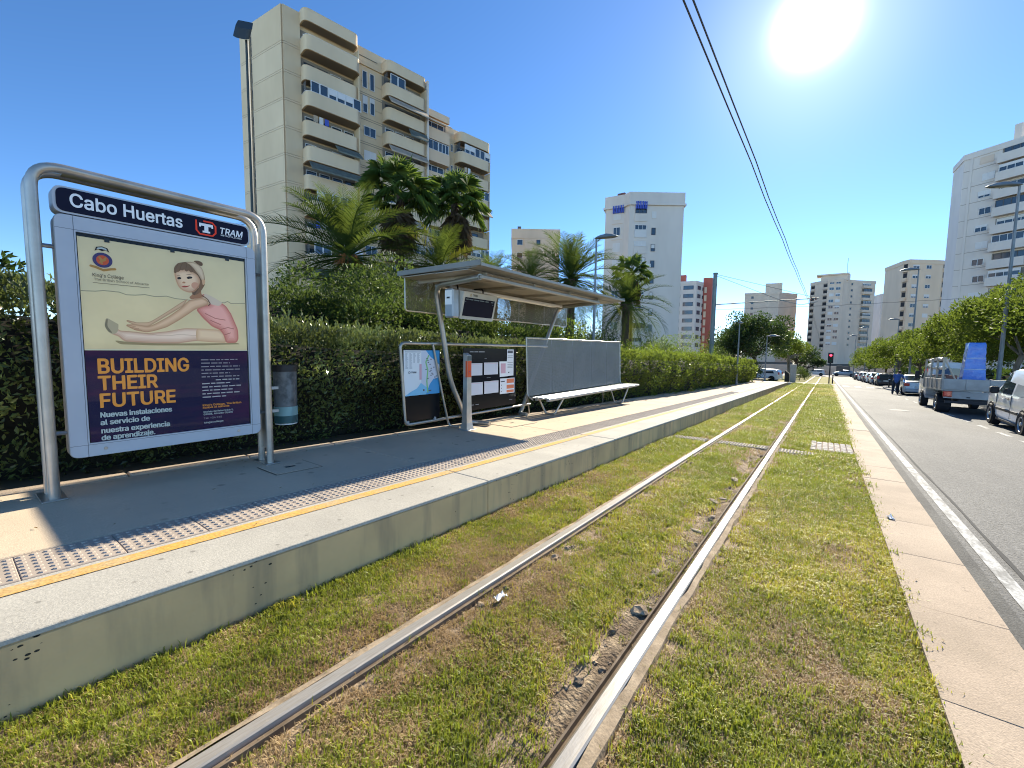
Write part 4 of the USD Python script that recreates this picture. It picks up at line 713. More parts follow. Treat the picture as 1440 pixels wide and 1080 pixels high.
# ---------------------------------------------------------------- foliage
def leaves(P, D, L, Wd, rng, droop=0.0):
    """n leaves at P growing along D (n,3): folded diamonds"""
    P, D = np.asarray(P, float), np.asarray(D, float); n = len(P)
    D = D / (np.linalg.norm(D, axis=1, keepdims=True) + 1e-9)
    s = np.cross(D, rng.normal(size=(n, 3))); s /= np.linalg.norm(s, axis=1, keepdims=True) + 1e-9
    nn = np.cross(D, s); L = np.broadcast_to(L, n)[:, None] * rng.uniform(.65, 1.3, (n, 1)); Wd = Wd * L
    b, tp = P, P + D * L + nn * L * droop
    m = P + D * L * .5
    l, rr = m + s * Wd * .5 + nn * L * .10, m - s * Wd * .5 + nn * L * .10
    v = np.stack([b, l, tp, rr], 1).reshape(-1, 3); k = np.arange(n)[:, None] * 4
    return v, np.vstack([k + [0, 1, 2], k + [0, 2, 3]])
H1 = [(0.022, 0.030, 0.010), (0.075, 0.095, 0.028), (0.19, 0.22, 0.075), (0.34, 0.37, 0.16)]
m_hedge = leafmat('hedge_leaf', H1, 0.25, 0.30, 1.6, k=2.7, spec=0.6, tint=(0.20, 0.24, 0.05))
m_hedge2 = leafmat('far_hedge_leaf', [(0.03, 0.045, 0.008), (0.09, 0.125, 0.02), (0.18, 0.23, 0.04), (0.28, 0.32, 0.07)], 0.35, 0.35, 1.0, tint=(0.28, 0.36, 0.04))
m_darkleaf = leafmat('dark_leaf', [(0.012, 0.024, 0.006), (0.03, 0.05, 0.012), (0.055, 0.085, 0.02)], 0.25, 0.3, 0.9, tint=(0.12, 0.20, 0.03))
m_bush = leafmat('bush_leaf', [(0.016, 0.030, 0.007), (0.05, 0.08, 0.018), (0.12, 0.17, 0.04), (0.23, 0.29, 0.08)], 0.3, 0.5, 1.5, spec=0.18, tint=(0.18, 0.25, 0.04))
m_lime = leafmat('lime_leaf', [(0.04, 0.07, 0.008), (0.10, 0.15, 0.015), (0.19, 0.24, 0.025)], 0.38, 0.4, 1.0, tint=(0.32, 0.42, 0.03))
m_street = leafmat('street_tree_leaf', [(0.022, 0.038, 0.007), (0.075, 0.11, 0.018), (0.16, 0.20, 0.035), (0.24, 0.26, 0.05)], 0.35, 0.55, 0.7, spec=0.12, tint=(0.26, 0.34, 0.04))
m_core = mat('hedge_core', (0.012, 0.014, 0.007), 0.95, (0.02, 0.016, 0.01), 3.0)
m_bark = mat('bark', (0.10, 0.075, 0.05), 0.95, (0.055, 0.042, 0.03), 6.0, bump=0.7, bscale=18, stretch=(1, 1, .3))
m_bark2 = mat('pale_bark', (0.20, 0.175, 0.14), 0.9, (0.12, 0.10, 0.075), 4.0, bump=0.5, bscale=14, stretch=(1, 1, .3))
def hedge(name, label, fx, depth, ftop, y0, y1, m, dens, L, seed, sprig=0.0, gbot=0.22):
    rng = np.random.default_rng(seed); P, D, S = [], [], []
    t = thing(name, label, 'hedge', (0, 0, 0))
    def bulge(a, b, s): return .40 * (meshkit.fbm(np.stack([a * 1.9, b * 1.9, a * 0 + s], -1), 3, seed) - .5)
    segs = np.linspace(y0, y1, max(2, int((y1 - y0) / 4) + 1))
    for a, b in zip(segs[:-1], segs[1:]):
        far = max(0.0, (a + b) / 2 - 8); k = 1 + far / 9.0; dn = dens / k ** 1.7; l = L * k ** .75
        H = 1.9
        n = int((b - a) * H * dn); y = rng.uniform(a, b, n); zb = gz(y) + gbot; zt = ftop(y); u = rng.random(n) ** .8; z = zb + (zt - zb) * u
        x = fx(y) + bulge(y, z, 1) - rng.exponential(.05, n) - .40 * np.clip((z - zt + .55) / .55, 0, 1) ** 2 - .30 * np.clip(1 - u / .6, 0, 1)
        P.append(np.stack([x, y, z], -1)); D.append(np.stack([rng.normal(.55, .45, n), rng.normal(0, .6, n), rng.normal(.45, .55, n)], -1)); S.append(np.full(n, l))
        n = int((b - a) * depth * dn); y = rng.uniform(a, b, n); x = fx(y) - depth * rng.random(n); z = ftop(y) + bulge(x, y, 2) - rng.exponential(.045, n)
        P.append(np.stack([x, y, z], -1)); D.append(np.stack([rng.normal(0, .45, n), rng.normal(0, .45, n), rng.normal(.9, .35, n)], -1)); S.append(np.full(n, l))
        n = int((b - a) * H * dn * .25); y = rng.uniform(a, b, n); z = gz(y) + gbot + (ftop(y) - gz(y) - gbot) * rng.random(n); x = fx(y) - depth + rng.exponential(.05, n)
        P.append(np.stack([x, y, z], -1)); D.append(np.stack([rng.normal(-.5, .45, n), rng.normal(0, .6, n), rng.normal(.4, .5, n)], -1)); S.append(np.full(n, l * 1.2))
        if sprig:
            n = int((b - a) * depth * sprig / k); y = rng.uniform(a, b, n); x = fx(y) - depth * rng.random(n) ** 1.4; h = rng.uniform(.04, .20, n)
            q = 7; t_ = np.tile(np.linspace(0, 1, q), n); yy, xx, hh = (np.repeat(w, q) for w in (y, x, h))
            lean = np.repeat(rng.normal(0, .25, (n, 2)), q, 0)
            P.append(np.stack([xx + lean[:, 0] * hh * t_, yy + lean[:, 1] * hh * t_, ftop(yy) + hh * t_ - .02], -1)); D.append(np.stack([rng.normal(0, .5, n * q), rng.normal(0, .5, n * q), rng.uniform(.5, 1.4, n * q)], -1)); S.append(np.full(n * q, l))
    n = int(depth * 2 * dens * .5)                       # the two ends
    for yy, s in ((y0, -1), (y1, 1)):
        k = 1 + max(0, yy - 8) / 9; m_ = int(n / k ** 1.7) + 20; x = fx(yy) - depth * rng.random(m_); z = gz(yy) + gbot + (ftop(yy) - gz(yy) - gbot) * rng.random(m_)
        P.append(np.stack([x, yy + rng.normal(0, .05, m_), z], -1)); D.append(np.stack([rng.normal(0, .5, m_), rng.normal(.6 * s, .4, m_), rng.normal(.4, .5, m_)], -1)); S.append(np.full(m_, L * k ** .75))
    v, f = leaves(np.vstack(P), np.vstack(D), np.concatenate(S), .45, rng)
    part(t, 'foliage', (v, f), m)
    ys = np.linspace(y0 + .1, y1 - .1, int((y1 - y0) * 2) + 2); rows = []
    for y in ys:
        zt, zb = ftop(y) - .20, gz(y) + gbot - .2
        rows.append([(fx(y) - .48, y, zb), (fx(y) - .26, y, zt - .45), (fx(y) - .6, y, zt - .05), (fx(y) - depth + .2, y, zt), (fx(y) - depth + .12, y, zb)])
    part(t, 'dark_core', loft(rows), m_core)  # solid near-black core added inside the leaves to block light
    return t
fx1 = lambda y: np.interp(y, [-4, 8, 12, 18, 45], [-5.42, -5.40, -5.08, -4.66, -4.55])
ft1 = lambda y: np.interp(y, [-4, -1, .4, 2.5, 4.2, 12.6, 22, 37.5, 42], [2.1, 2.05, 1.95, 1.74, 1.62, 1.38, 1.20, .70, .52])
hedge('clipped_hedge', 'clipped small-leaved hedge from behind the poster to the bench', fx1, 1.3, ft1, -2.6, 11.9, m_hedge, 1050, .066, 1, 60)
hedge('clipped_hedge', 'lighter yellow-green clipped hedge running on past the bench', fx1, 1.5, ft1, 12.0, 40.0, m_hedge2, 1000, .06, 2, 25)
hedge('clipped_hedge', 'dark green hedge seen under the shelter canopy behind the clipped one', lambda y: np.interp(y, [0, 40], [-7.7, -7.7]), 1.6, lambda y: np.interp(y, [0, 6, 10, 16], [2.5, 2.4, 2.15, 2.0]), 3.5, 13.5, m_bush, 520, .075, 3, 14)
def blob_leaves(rng, C, Rv, n, L, out=.6, up=.3):
    """leaves on and inside clumps: C (k,3) centres, Rv (k,) radii"""
    k = rng.choice(len(C), n, p=Rv ** 2 / (Rv ** 2).sum()); d = rng.normal(size=(n, 3)); d /= np.linalg.norm(d, axis=1, keepdims=True)
    rad = Rv[k] * rng.random(n) ** .28
    P = C[k] + d * rad[:, None] * [1, 1, .8]
    D = d * out + rng.normal(0, .5, (n, 3)) + [0, 0, up]
    return P, D
def tree(name, label, loc, cz, rad, trunk, m, seed, clumps=46, n=9000, L=.12, cat='tree', group=None, mb=None, hollow=.5, limbs=9, droop=-.1, csz=.34, wd=.5, kids=True):
    rng = np.random.default_rng(seed); rad = np.array(rad, float)
    t = thing(name, label, cat, loc, group=group)
    d = rng.normal(size=(clumps, 3)); d /= np.linalg.norm(d, axis=1, keepdims=True); d[:, 2] = np.where(d[:, 2] < -.55, -d[:, 2] * .5, d[:, 2])
    C = d * rad * (hollow + (1 - hollow) * rng.random((clumps, 1)) ** .6) * rng.uniform(.8, 1.06, (clumps, 1)) + (0, 0, cz)
    Rv = rad.mean() * csz * rng.uniform(.65, 1.3, clumps)
    P, D = blob_leaves(rng, C, Rv, n, L); v, f = leaves(P, D, L, wd, rng, droop)
    part(t, 'crown', (v, f), m)
    mb = mb or m_bark; h = cz - rad[2] * .55
    if trunk > 0:
        w = rng.normal(0, .04 * h, (4, 2)); w[0] = 0
        part(t, 'trunk', MB().tube(fillet([(w[i][0], w[i][1], h * q) for i, q in enumerate((0, .35, .7, 1))], h * .1, 3), np.linspace(trunk, trunk * .62, 10)[:len(fillet([(w[i][0], w[i][1], h * q) for i, q in enumerate((0, .35, .7, 1))], h * .1, 3))] if False else trunk * .8, 9), mb, smooth=50)
        top = np.array([w[3][0], w[3][1], h * .96])
        for q in rng.choice(clumps, min(limbs, clumps), replace=False):
            mid = top * .5 + C[q] * .5 + rng.normal(0, .12 * rad.mean(), 3)
            pts = fillet([top, mid, C[q]], .3 * rad.mean(), 4); part(t, 'limb', MB().tube(pts, np.linspace(trunk * .45, trunk * .10, len(pts)), 6), mb, smooth=50)
    return t
def bush(name, label, loc, rad, m, seed, clumps=26, n=5000, L=.10, group=None, cat='shrub', csz=.38):
    return tree(name, label, loc, rad[2] * .9, rad, 0.05, m, seed, clumps, n, L, cat, group, limbs=5, csz=csz)
def ground_at(x, y, dz=0.0): return (x, y, float(gz(y)) + dz)
bush('large_shrub', 'tall glossy green shrub between the sign and the shelter, under the palms', ground_at(-8.9, 6.0), (1.9, 2.35, 1.95), m_bush, 21, 80, 36000, .085, csz=.27)
bush('large_shrub', 'dense green shrub showing just behind the near shelter leg', ground_at(-9.4, 9.2), (1.6, 1.9, 1.6), m_bush, 22, 40, 12000, .09, csz=.3)
tree('leafy_tree', 'dark tree hanging over the hedge behind the left sign post', ground_at(-9.6, -.6), 2.5, (1.7, 1.5, 1.5), .10, m_darkleaf, 23, 26, 6500, .12, droop=-.25, csz=.28)
for k, (x, y, rx, rz, m, lab) in enumerate([(-8.2, 14.2, 1.3, 1.35, m_lime, 'pale green shrub behind the middle of the bench backrest'), (-8.6, 18.6, 1.6, 1.45, m_bush, 'green shrub behind the hedge just past the bench'), (-8.4, 22.8, 1.5, 1.5, m_lime, 'yellow-green shrub below the plain white tower'),
        (-8.6, 27.5, 1.8, 1.6, m_bush, 'wide green shrub behind the long hedge under the white tower'), (-8.9, 33.0, 2.1, 1.9, m_lime, 'bright yellow-green shrub at the foot of the overhead wire post'), (-8.4, 39.5, 2.0, 1.7, m_bush, 'last green shrub behind the hedge before the dark tree'), (-12.5, 24, 2.2, 1.9, m_darkleaf, 'dark shrub in the shade under the far palms')]):
    bush('shrub', lab, ground_at(x, y), (rx, rx * 1.25, rz), m, 40 + k, 24, 4200, .11)
for (x, y, rx, rz, m, sd, lab) in [(-9.6, 12.6, 1.7, 1.75, m_bush, 81, 'tall dark green shrub filling the gap under the middle of the canopy'), (-9.8, 16.6, 1.9, 1.85, m_darkleaf, 82, 'dark shrub at the feet of the round date palm'), (-10.6, 21.2, 2.2, 2.0, m_darkleaf, 83, 'dark shrub between the round palm and the drooping palm')]: bush('large_shrub', lab, ground_at(x, y), (rx, rx * 1.2, rz), m, sd, 34, 7000, .10)
# palms
m_frond = leafmat('palm_frond', [(0.025, 0.045, 0.014), (0.065, 0.10, 0.03), (0.13, 0.17, 0.05), (0.22, 0.25, 0.09)], 0.28, 0.7, 1.2, spec=0.0, tint=(0.20, 0.26, 0.03))
m_frondy = leafmat('yellow_palm_frond', [(0.05, 0.08, 0.012), (0.13, 0.16, 0.025), (0.24, 0.23, 0.04)], 0.3, 0.7, 1.2, spec=0.0, tint=(0.34, 0.32, 0.04))
m_fan = leafmat('fan_palm_leaf', [(0.022, 0.042, 0.010), (0.07, 0.11, 0.025), (0.16, 0.20, 0.05)], 0.35, 0.5, 1.5, k=2.5, spec=0.15, tint=(0.20, 0.26, 0.03))
m_dead = leafmat('dead_frond', [(0.06, 0.04, 0.02), (0.14, 0.10, 0.06), (0.26, 0.20, 0.12)], 0.15, 0.7, 1.5, tint=(0.25, 0.16, 0.06))
m_ptrunk = mat('palm_trunk', (0.13, 0.09, 0.055), 0.95, (0.06, 0.042, 0.028), 12.0, bump=0.9, bscale=22)
m_fruit = mat('date_stalks', (0.45, 0.16, 0.03), 0.7, (0.28, 0.10, 0.03), 12.0)
def frond(rng, az, el, Ln, nl=30, bend=.9, lw=.16):
    """feather frond: rachis bending down under its weight, a V of leaflets"""
    s = np.linspace(0, 1, 14); ang = el - bend * s ** 1.5; st = Ln / 13
    rr = np.concatenate([[0], np.cumsum(np.cos(ang[:-1]) * st)]); zz = np.concatenate([[0], np.cumsum(np.sin(ang[:-1]) * st)])
    p = np.stack([rr * math.cos(az), rr * math.sin(az), zz], 1); p[:, :2] += rng.normal(0, .02, 2) * s[:, None] ** 2 * Ln
    mb = MB().tube(p, np.linspace(.022, .005, 14) * Ln / 2.5, 4, False)
    side = np.array([-math.sin(az), math.cos(az), 0]); q = np.linspace(.14, 1, nl); vs, fs = [], []
    for i, u in enumerate(q):
        k = min(int(u * 13), 12); c = p[k] + (p[k + 1] - p[k]) * (u * 13 - k); tg = p[k + 1] - p[k]; tg /= np.linalg.norm(tg); up = np.cross(side, tg) * (1 if np.cross(side, tg)[2] > 0 else -1)
        L = Ln * lw * (1.35 * math.sin(math.pi * (.12 + .80 * u)) + .15) * rng.uniform(.85, 1.15)
        for sgn in (-1, 1):
            d = side * sgn * .72 + tg * (.55 + .25 * u) + up * rng.uniform(.15, .45) ; d /= np.linalg.norm(d); w = np.cross(d, up); w *= .5 * L * .05 / (np.linalg.norm(w) + 1e-9)
            tip = c + d * L - np.array([0, 0, L * .18]); n = len(vs); vs += [c - w * .6, c + w * .6, c + d * L * .55 + w, tip, c + d * L * .55 - w]; fs += [[n, n + 1, n + 2], [n, n + 2, n + 4], [n + 4, n + 2, n + 3]]
    return mb.add(vs, fs)
def palm_trunk(t, h, r0, r1, rng, lean=(0, 0)):
    z = np.linspace(0, h, max(8, int(h * 6))); rr = np.interp(z, [0, .3, h * .9, h], [r0 * 1.25, r0, r1, r1 * 1.2]) * (1 + .10 * (np.arange(len(z)) % 2)); c = np.stack([lean[0] * (z / h) ** 2, lean[1] * (z / h) ** 2, z], 1)
    part(t, 'trunk', MB().tube(c, rr, 12), m_ptrunk, smooth=False)
def date_palm(label, loc, h, Ln, n, seed, m=None, fruit=False, group=None, lo=-.75, yellow=0.0, nl=30):
    rng = np.random.default_rng(seed); t = thing('date_palm', label, 'palm tree', loc, group=group); palm_trunk(t, h, .22, .20, rng)
    for i in range(n):
        u = (i + .5) / n; el = 1.45 - (1.45 - lo) * u ** 1.15 + rng.normal(0, .08); az = i * 2.399963 + rng.normal(0, .12)
        mb = frond(rng, az, el, Ln * rng.uniform(.85, 1.1) * (.72 + .4 * min(1, u * 2.2)), nl, bend=rng.uniform(.75, 1.15) * (1.0 if u > .15 else .6))
        v, f = mb.get(); part(t, 'frond', (v + (0, 0, h + .1 * (1 - u)), f), m_frondy if rng.random() < yellow + (.25 if u > .8 else 0) else (m or m_frond))
    if fruit:
        for k in range(7):
            a = rng.uniform(0, 6.28); mb = MB()
            for _ in range(16):
                b = rng.normal(a, .3); L = rng.uniform(.35, .6); mb.tube([(0, 0, 0), (math.cos(b) * L * .6, math.sin(b) * L * .6, .12), (math.cos(b) * L, math.sin(b) * L, -.28)], .011, 4)
            v, f = mb.get(); part(t, 'fruit_cluster', (v + (0, 0, h - .02), f), m_fruit)
    for k in range(14):
        a = k * .8; z = h - .15 - .06 * (k // 4); part(t, 'frond_stub', MB().tube([(math.cos(a) * .18, math.sin(a) * .18, z), (math.cos(a) * .36, math.sin(a) * .36, z + .22)], (.05, .03), 5), m_ptrunk)
    return t
def fan_leaf(rng, az, el, pet, R, n=21, droop=.35):
    d = np.array([math.cos(az) * math.cos(el), math.sin(az) * math.cos(el), math.sin(el)]); side = np.array([-math.sin(az), math.cos(az), 0]); up = np.cross(d, side); up *= np.sign(up[2]) or 1
    c = d * pet - np.array([0, 0, pet * .12]); mb = MB().tube([(0, 0, 0), c * .6 + (0, 0, pet * .04), c], (.022, .016, .010), 4, False); vs, fs = [], []
    for k in range(n):
        th = (k / (n - 1) - .5) * 3.9; e = d * math.cos(th) + side * math.sin(th); L = R * (1 - .22 * abs(th) / 2) * rng.uniform(.9, 1.1); w = np.cross(e, up); w *= R * .034 / (np.linalg.norm(w) + 1e-9)
        a = c + e * L * .5 + up * .05 * R * (1 if k % 2 else -1) * .5; tip = c + e * L - np.array([0, 0, L * droop * rng.uniform(.6, 1.4)]); q = len(vs); vs += [c, a - w, tip, a + w]; fs += [[q, q + 1, q + 2], [q, q + 2, q + 3]]
    return mb.add(vs, fs)
def fan_palm(label, loc, h, R, n, seed, skirt=36, sk_len=1.6, group=None):
    rng = np.random.default_rng(seed); t = thing('fan_palm', label, 'palm tree', loc, group=group); palm_trunk(t, h, .24, .15, rng, rng.normal(0, .2, 2))
    top = np.array([0, 0, h])
    for i in range(n):
        u = (i + .5) / n; el = 1.45 - 1.9 * u + rng.normal(0, .1); v, f = fan_leaf(rng, i * 2.399963, el, R * rng.uniform(.5, .8), R * rng.uniform(.45, .6), droop=.2 + .45 * u).get(); part(t, 'frond', (v + top, f), m_fan)
    for i in range(skirt):
        el = -1.0 - .4 * rng.random(); zz = -rng.random() * sk_len * .7; v, f = fan_leaf(rng, i * 2.399963, el, R * .45, R * .6, 11, .5).get(); part(t, 'dead_frond', (v + top + (0, 0, zz), f), m_dead)
    return t
def palm_z(x, y, z): return z - float(gz(y))
date_palm('broad date palm with orange fruit stalks rising behind the sign', ground_at(-15, 9.7), palm_z(-15, 9.7, 4.85), 3.2, 62, 61, fruit=True, nl=40)
date_palm('smaller yellow-tinged date palm behind the near end of the canopy', ground_at(-14, 13.6), palm_z(-14, 13.6, 4.9), 2.45, 52, 62, yellow=.2, nl=36)
date_palm('date palm with tips just showing over the middle of the canopy', ground_at(-13.4, 16.6), palm_z(0, 16.6, 4.7), 2.0, 36, 63)
date_palm('full round date palm in front of the tan building', ground_at(-10.2, 18.6), palm_z(0, 18.6, 4.85), 2.75, 62, 64, nl=36)
date_palm('half hidden date palm left of the full round one', ground_at(-11.2, 16.6), palm_z(0, 16.6, 4.6), 1.9, 40, 65)
date_palm('drooping date palm in front of the plain white tower', ground_at(-9.6, 24.2), palm_z(0, 24.2, 4.15), 2.6, 48, 66, lo=-.95)
fan_palm('tall fan palm standing left of its twin before the big apartment block', ground_at(-16.2, 13.1), palm_z(0, 13.1, 8.5), 1.65, 38, 71, 46)
fan_palm('tall fan palm standing right of its twin before the big apartment block', ground_at(-16.2, 16.9), palm_z(0, 16.9, 9.1), 1.65, 38, 72, 46)
fan_palm('fan palm with a ragged brown crown against the plain white tower', ground_at(-10.4, 27.0), palm_z(0, 27, 6.45), 1.25, 26, 73, 46, 1.2)
# ---------------------------------------------------------------- buildings
def bmat(name, c, c2, metal=0): return mat(name, c, 0.9, c2, 0.25, bump=0.06, bscale=30, stretch=(1, 1, .35))
m_sand = bmat('sand_render', (0.62, 0.48, 0.305), (0.53, 0.405, 0.255)); m_sand2 = bmat('sand_render_pale', (0.64, 0.50, 0.325), (0.56, 0.435, 0.28))
m_peach = bmat('peach_render', (0.68, 0.50, 0.33), (0.60, 0.44, 0.29)); m_whiteb = bmat('white_render', (0.62, 0.565, 0.50), (0.55, 0.50, 0.44)); m_greyb = bmat('grey_render', (0.62, 0.50, 0.385), (0.54, 0.435, 0.335))
m_tan = bmat('tan_render', (0.66, 0.52, 0.37), (0.58, 0.455, 0.325)); m_redb = bmat('red_render', (0.42, 0.12, 0.085), (0.34, 0.095, 0.07)); m_joint = flat('wall_joint', (0.20, 0.175, 0.135), 0.95)
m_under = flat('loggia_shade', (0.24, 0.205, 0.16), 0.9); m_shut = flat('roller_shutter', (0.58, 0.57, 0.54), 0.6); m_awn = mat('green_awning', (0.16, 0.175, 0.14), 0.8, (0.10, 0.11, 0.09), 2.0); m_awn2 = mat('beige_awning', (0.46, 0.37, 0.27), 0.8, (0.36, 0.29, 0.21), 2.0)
m_blue = flat('blue_awning', (0.05, 0.09, 0.42), 0.7); m_frame = flat('window_frame', (0.62, 0.62, 0.60), 0.5); m_dframe = flat('dark_window_frame', (0.10, 0.09, 0.08), 0.5); m_brown = flat('brown_shutter', (0.12, 0.055, 0.045), 0.6)
m_ac = flat('air_conditioner', (0.60, 0.60, 0.58), 0.5)
class Wall:
    """a vertical wall line on a building: s along it, z up, d outward"""
    def __init__(w, parent, p0, p1, z0=None):
        w.p = parent; a, b = np.array(p0, float), np.array(p1, float); w.L = float(np.linalg.norm(b - a)); u = (b - a) / w.L
        w.T = TF((a[0], a[1], 0), (u[0], u[1], 0), (u[1], -u[0], 0)); w.u = u
    def box(w, s0, z0, d0, s1, z1, d1, mb=None):
        mb = mb or MB(); v = np.array([[s, z, d] for s in (s0, s1) for z in (z0, z1) for d in (d0, d1)]) @ w.T[:3, :3].T + w.T[:3, 3]
        return mb.add(v, [[0, 1, 3, 2], [4, 6, 7, 5], [0, 4, 5, 1], [2, 3, 7, 6], [0, 2, 6, 4], [1, 5, 7, 3]])
    def window(w, s, z, wd, h, name='window', frame=None, glass=None, n=2, shut=0.0, d=0.0, fr=.06, shm=None):
        f = MB(); w.box(s, z, d, s + wd, z + fr, d + .09, f); w.box(s, z + h - fr, d, s + wd, z + h, d + .09, f)
        for k in range(n + 1):
            a = s + (wd - fr) * k / n; w.box(a, z + fr, d, a + fr, z + h - fr, d + .09, f)
        o = part(w.p, name, f, frame or m_frame)
        part(o, 'pane', w.box(s + fr * .5, z + fr * .5, d - .03, s + wd - fr * .5, z + h - fr * .5, d + .02), glass or win_glass)
        if shut: part(o, 'shutter', w.box(s + fr * .7, z + h - fr - h * shut, d + .02, s + wd - fr * .7, z + h - fr, d + .07), shm or m_shut)
        return o
    def add(w, name, s0, z0, d0, s1, z1, d1, m, parent=None): return part(parent or w.p, name, w.box(s0, z0, d0, s1, z1, d1), m)
    def awning(w, s0, s1, z, dep, drop, m, d=0.0):
        v = np.array([[s0, z, d], [s1, z, d], [s1, z - drop, d + dep], [s0, z - drop, d + dep], [s0, z - .03, d], [s1, z - .03, d], [s1, z - drop - .16, d + dep], [s0, z - drop - .16, d + dep]]) @ w.T[:3, :3].T + w.T[:3, 3]
        return part(w.p, 'awning', MB().add(v, [[0, 1, 2, 3], [3, 2, 6, 7], [4, 7, 6, 5], [0, 3, 7, 4], [1, 5, 6, 2]]), m)
    def ac(w, s, z): return part(w.p, 'air_conditioner', w.box(s, z, 0, s + .8, z + .6, .35), m_ac)
def shell(parent, name, pts, z0, z1, m): return part(parent, name, MB().poly(pts, z1 - z0, np.array([[1, 0, 0, 0], [0, 1, 0, 0], [0, 0, 1, z0], [0, 0, 0, 1.]])), m)
rb = np.random.default_rng(17)
# --- the tall apartment block behind the palms
t = thing('apartment_block', 'tall sand coloured apartment block with rounded balcony bands behind the palms', 'building')
A = np.array([-49.42, 24.51]); an = math.radians(9.4); du = np.array([math.sin(an), math.cos(an)]); dn = np.array([du[1], -du[0]])
def FP(s, d=0.0): q = A + du * s + dn * d; return (q[0], q[1])
FH = 2.91; ZT = 38.0; Z0 = -1.5
end = np.array([-57.6, 23.7])
E1 = tuple(end); back = [tuple(np.array(FP(29)) + (-12, 2)), tuple(end + (-1.5, 12))]
shell(t, 'body', [tuple(np.array(FP(0)) + (-.15, .15)), FP(17.4, -.6), FP(17.4, -8), tuple(end + (.1, .25))], Z0, ZT - .1, m_sand)
shell(t, 'body', [FP(17.4, -.3), FP(29.0, -.3), tuple(np.array(FP(29)) + (-9, 1)), FP(17.4, -9)], Z0, 33.3, m_sand)
wf = Wall(t, FP(0), FP(30)); we = Wall(t, E1, FP(0))
# every storey of the end wall and of the corner strip is its own band with paired joints
z = ZT - 3.95; zs = [ZT]
while z > Z0: zs.append(z); z -= FH
for k in range(len(zs) - 1):
    zt, zb = zs[k] - (0 if k == 0 else .0), zs[k + 1]
    for w, s0, s1 in ((we, 0, we.L - 6.25), (we, we.L - 5.75, we.L + .0), (wf, 0, 1.75)):
        part(t, 'wall_panel', w.box(s0, zb + .22, 0 if w is wf else 0, s1, zt - .03, .16), (m_sand, m_sand2)[k % 2] if w is we else m_sand)
        part(t, 'wall_band', w.box(s0, zb + .0, 0, s1, zb + .19, .16), m_sand2)
    part(t, 'slot_wall', we.box(we.L - 6.25, zb, -.05, we.L - 5.75, zt, .03), m_joint)
    for q in (0, 1): part(t, 'slot_window', we.box(we.L - 6.1, zb + .5 + 1.15 * q, .03, we.L - 5.85, zb + 1.45 + 1.15 * q, .05), dark)
    part(t, 'recess_wall', wf.box(1.75, zb, -.30, 17.4, zt - .03, -.12), m_sand)
def band(s0, s1, zb, h, dep=1.35, rl=.75, rr=.12, name='balcony'):
    """a balcony: floor slab and parapet with a rounded near corner"""
    o = fillet([(s0, -.15), (s0, dep), (s1, dep), (s1, -.15)], rl, 6); o = [tuple(q) for q in o]
    pg = sg.Polygon([(s0, -.15)] + [(a, b) for a, b in o] + [(s1, -.15)]).buffer(0); inn = pg.buffer(-.13).union(sg.box(s0 + .13, -.2, s1 - .13, .0)); T = np.eye(4); T[:3, 0] = (du[0], du[1], 0); T[:3, 1] = (dn[0], dn[1], 0); T[:3, 3] = (A[0], A[1], zb)
    T2 = T.copy(); T2[2, 3] = zb + .2; mb = MB().poly(pg, .2, T); mb.poly(pg.difference(inn), h - .2, T2); b = part(t, name, mb, m_sand2, smooth=30)
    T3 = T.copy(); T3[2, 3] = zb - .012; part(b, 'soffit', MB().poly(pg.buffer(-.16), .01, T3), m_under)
    if h > .8:
        T4 = T.copy(); T4[2, 3] = zb + h; part(b, 'coping', MB().poly(pg.buffer(.015).difference(inn), .035, T4), m_frame if rb.random() < .35 else m_sand)
    return b
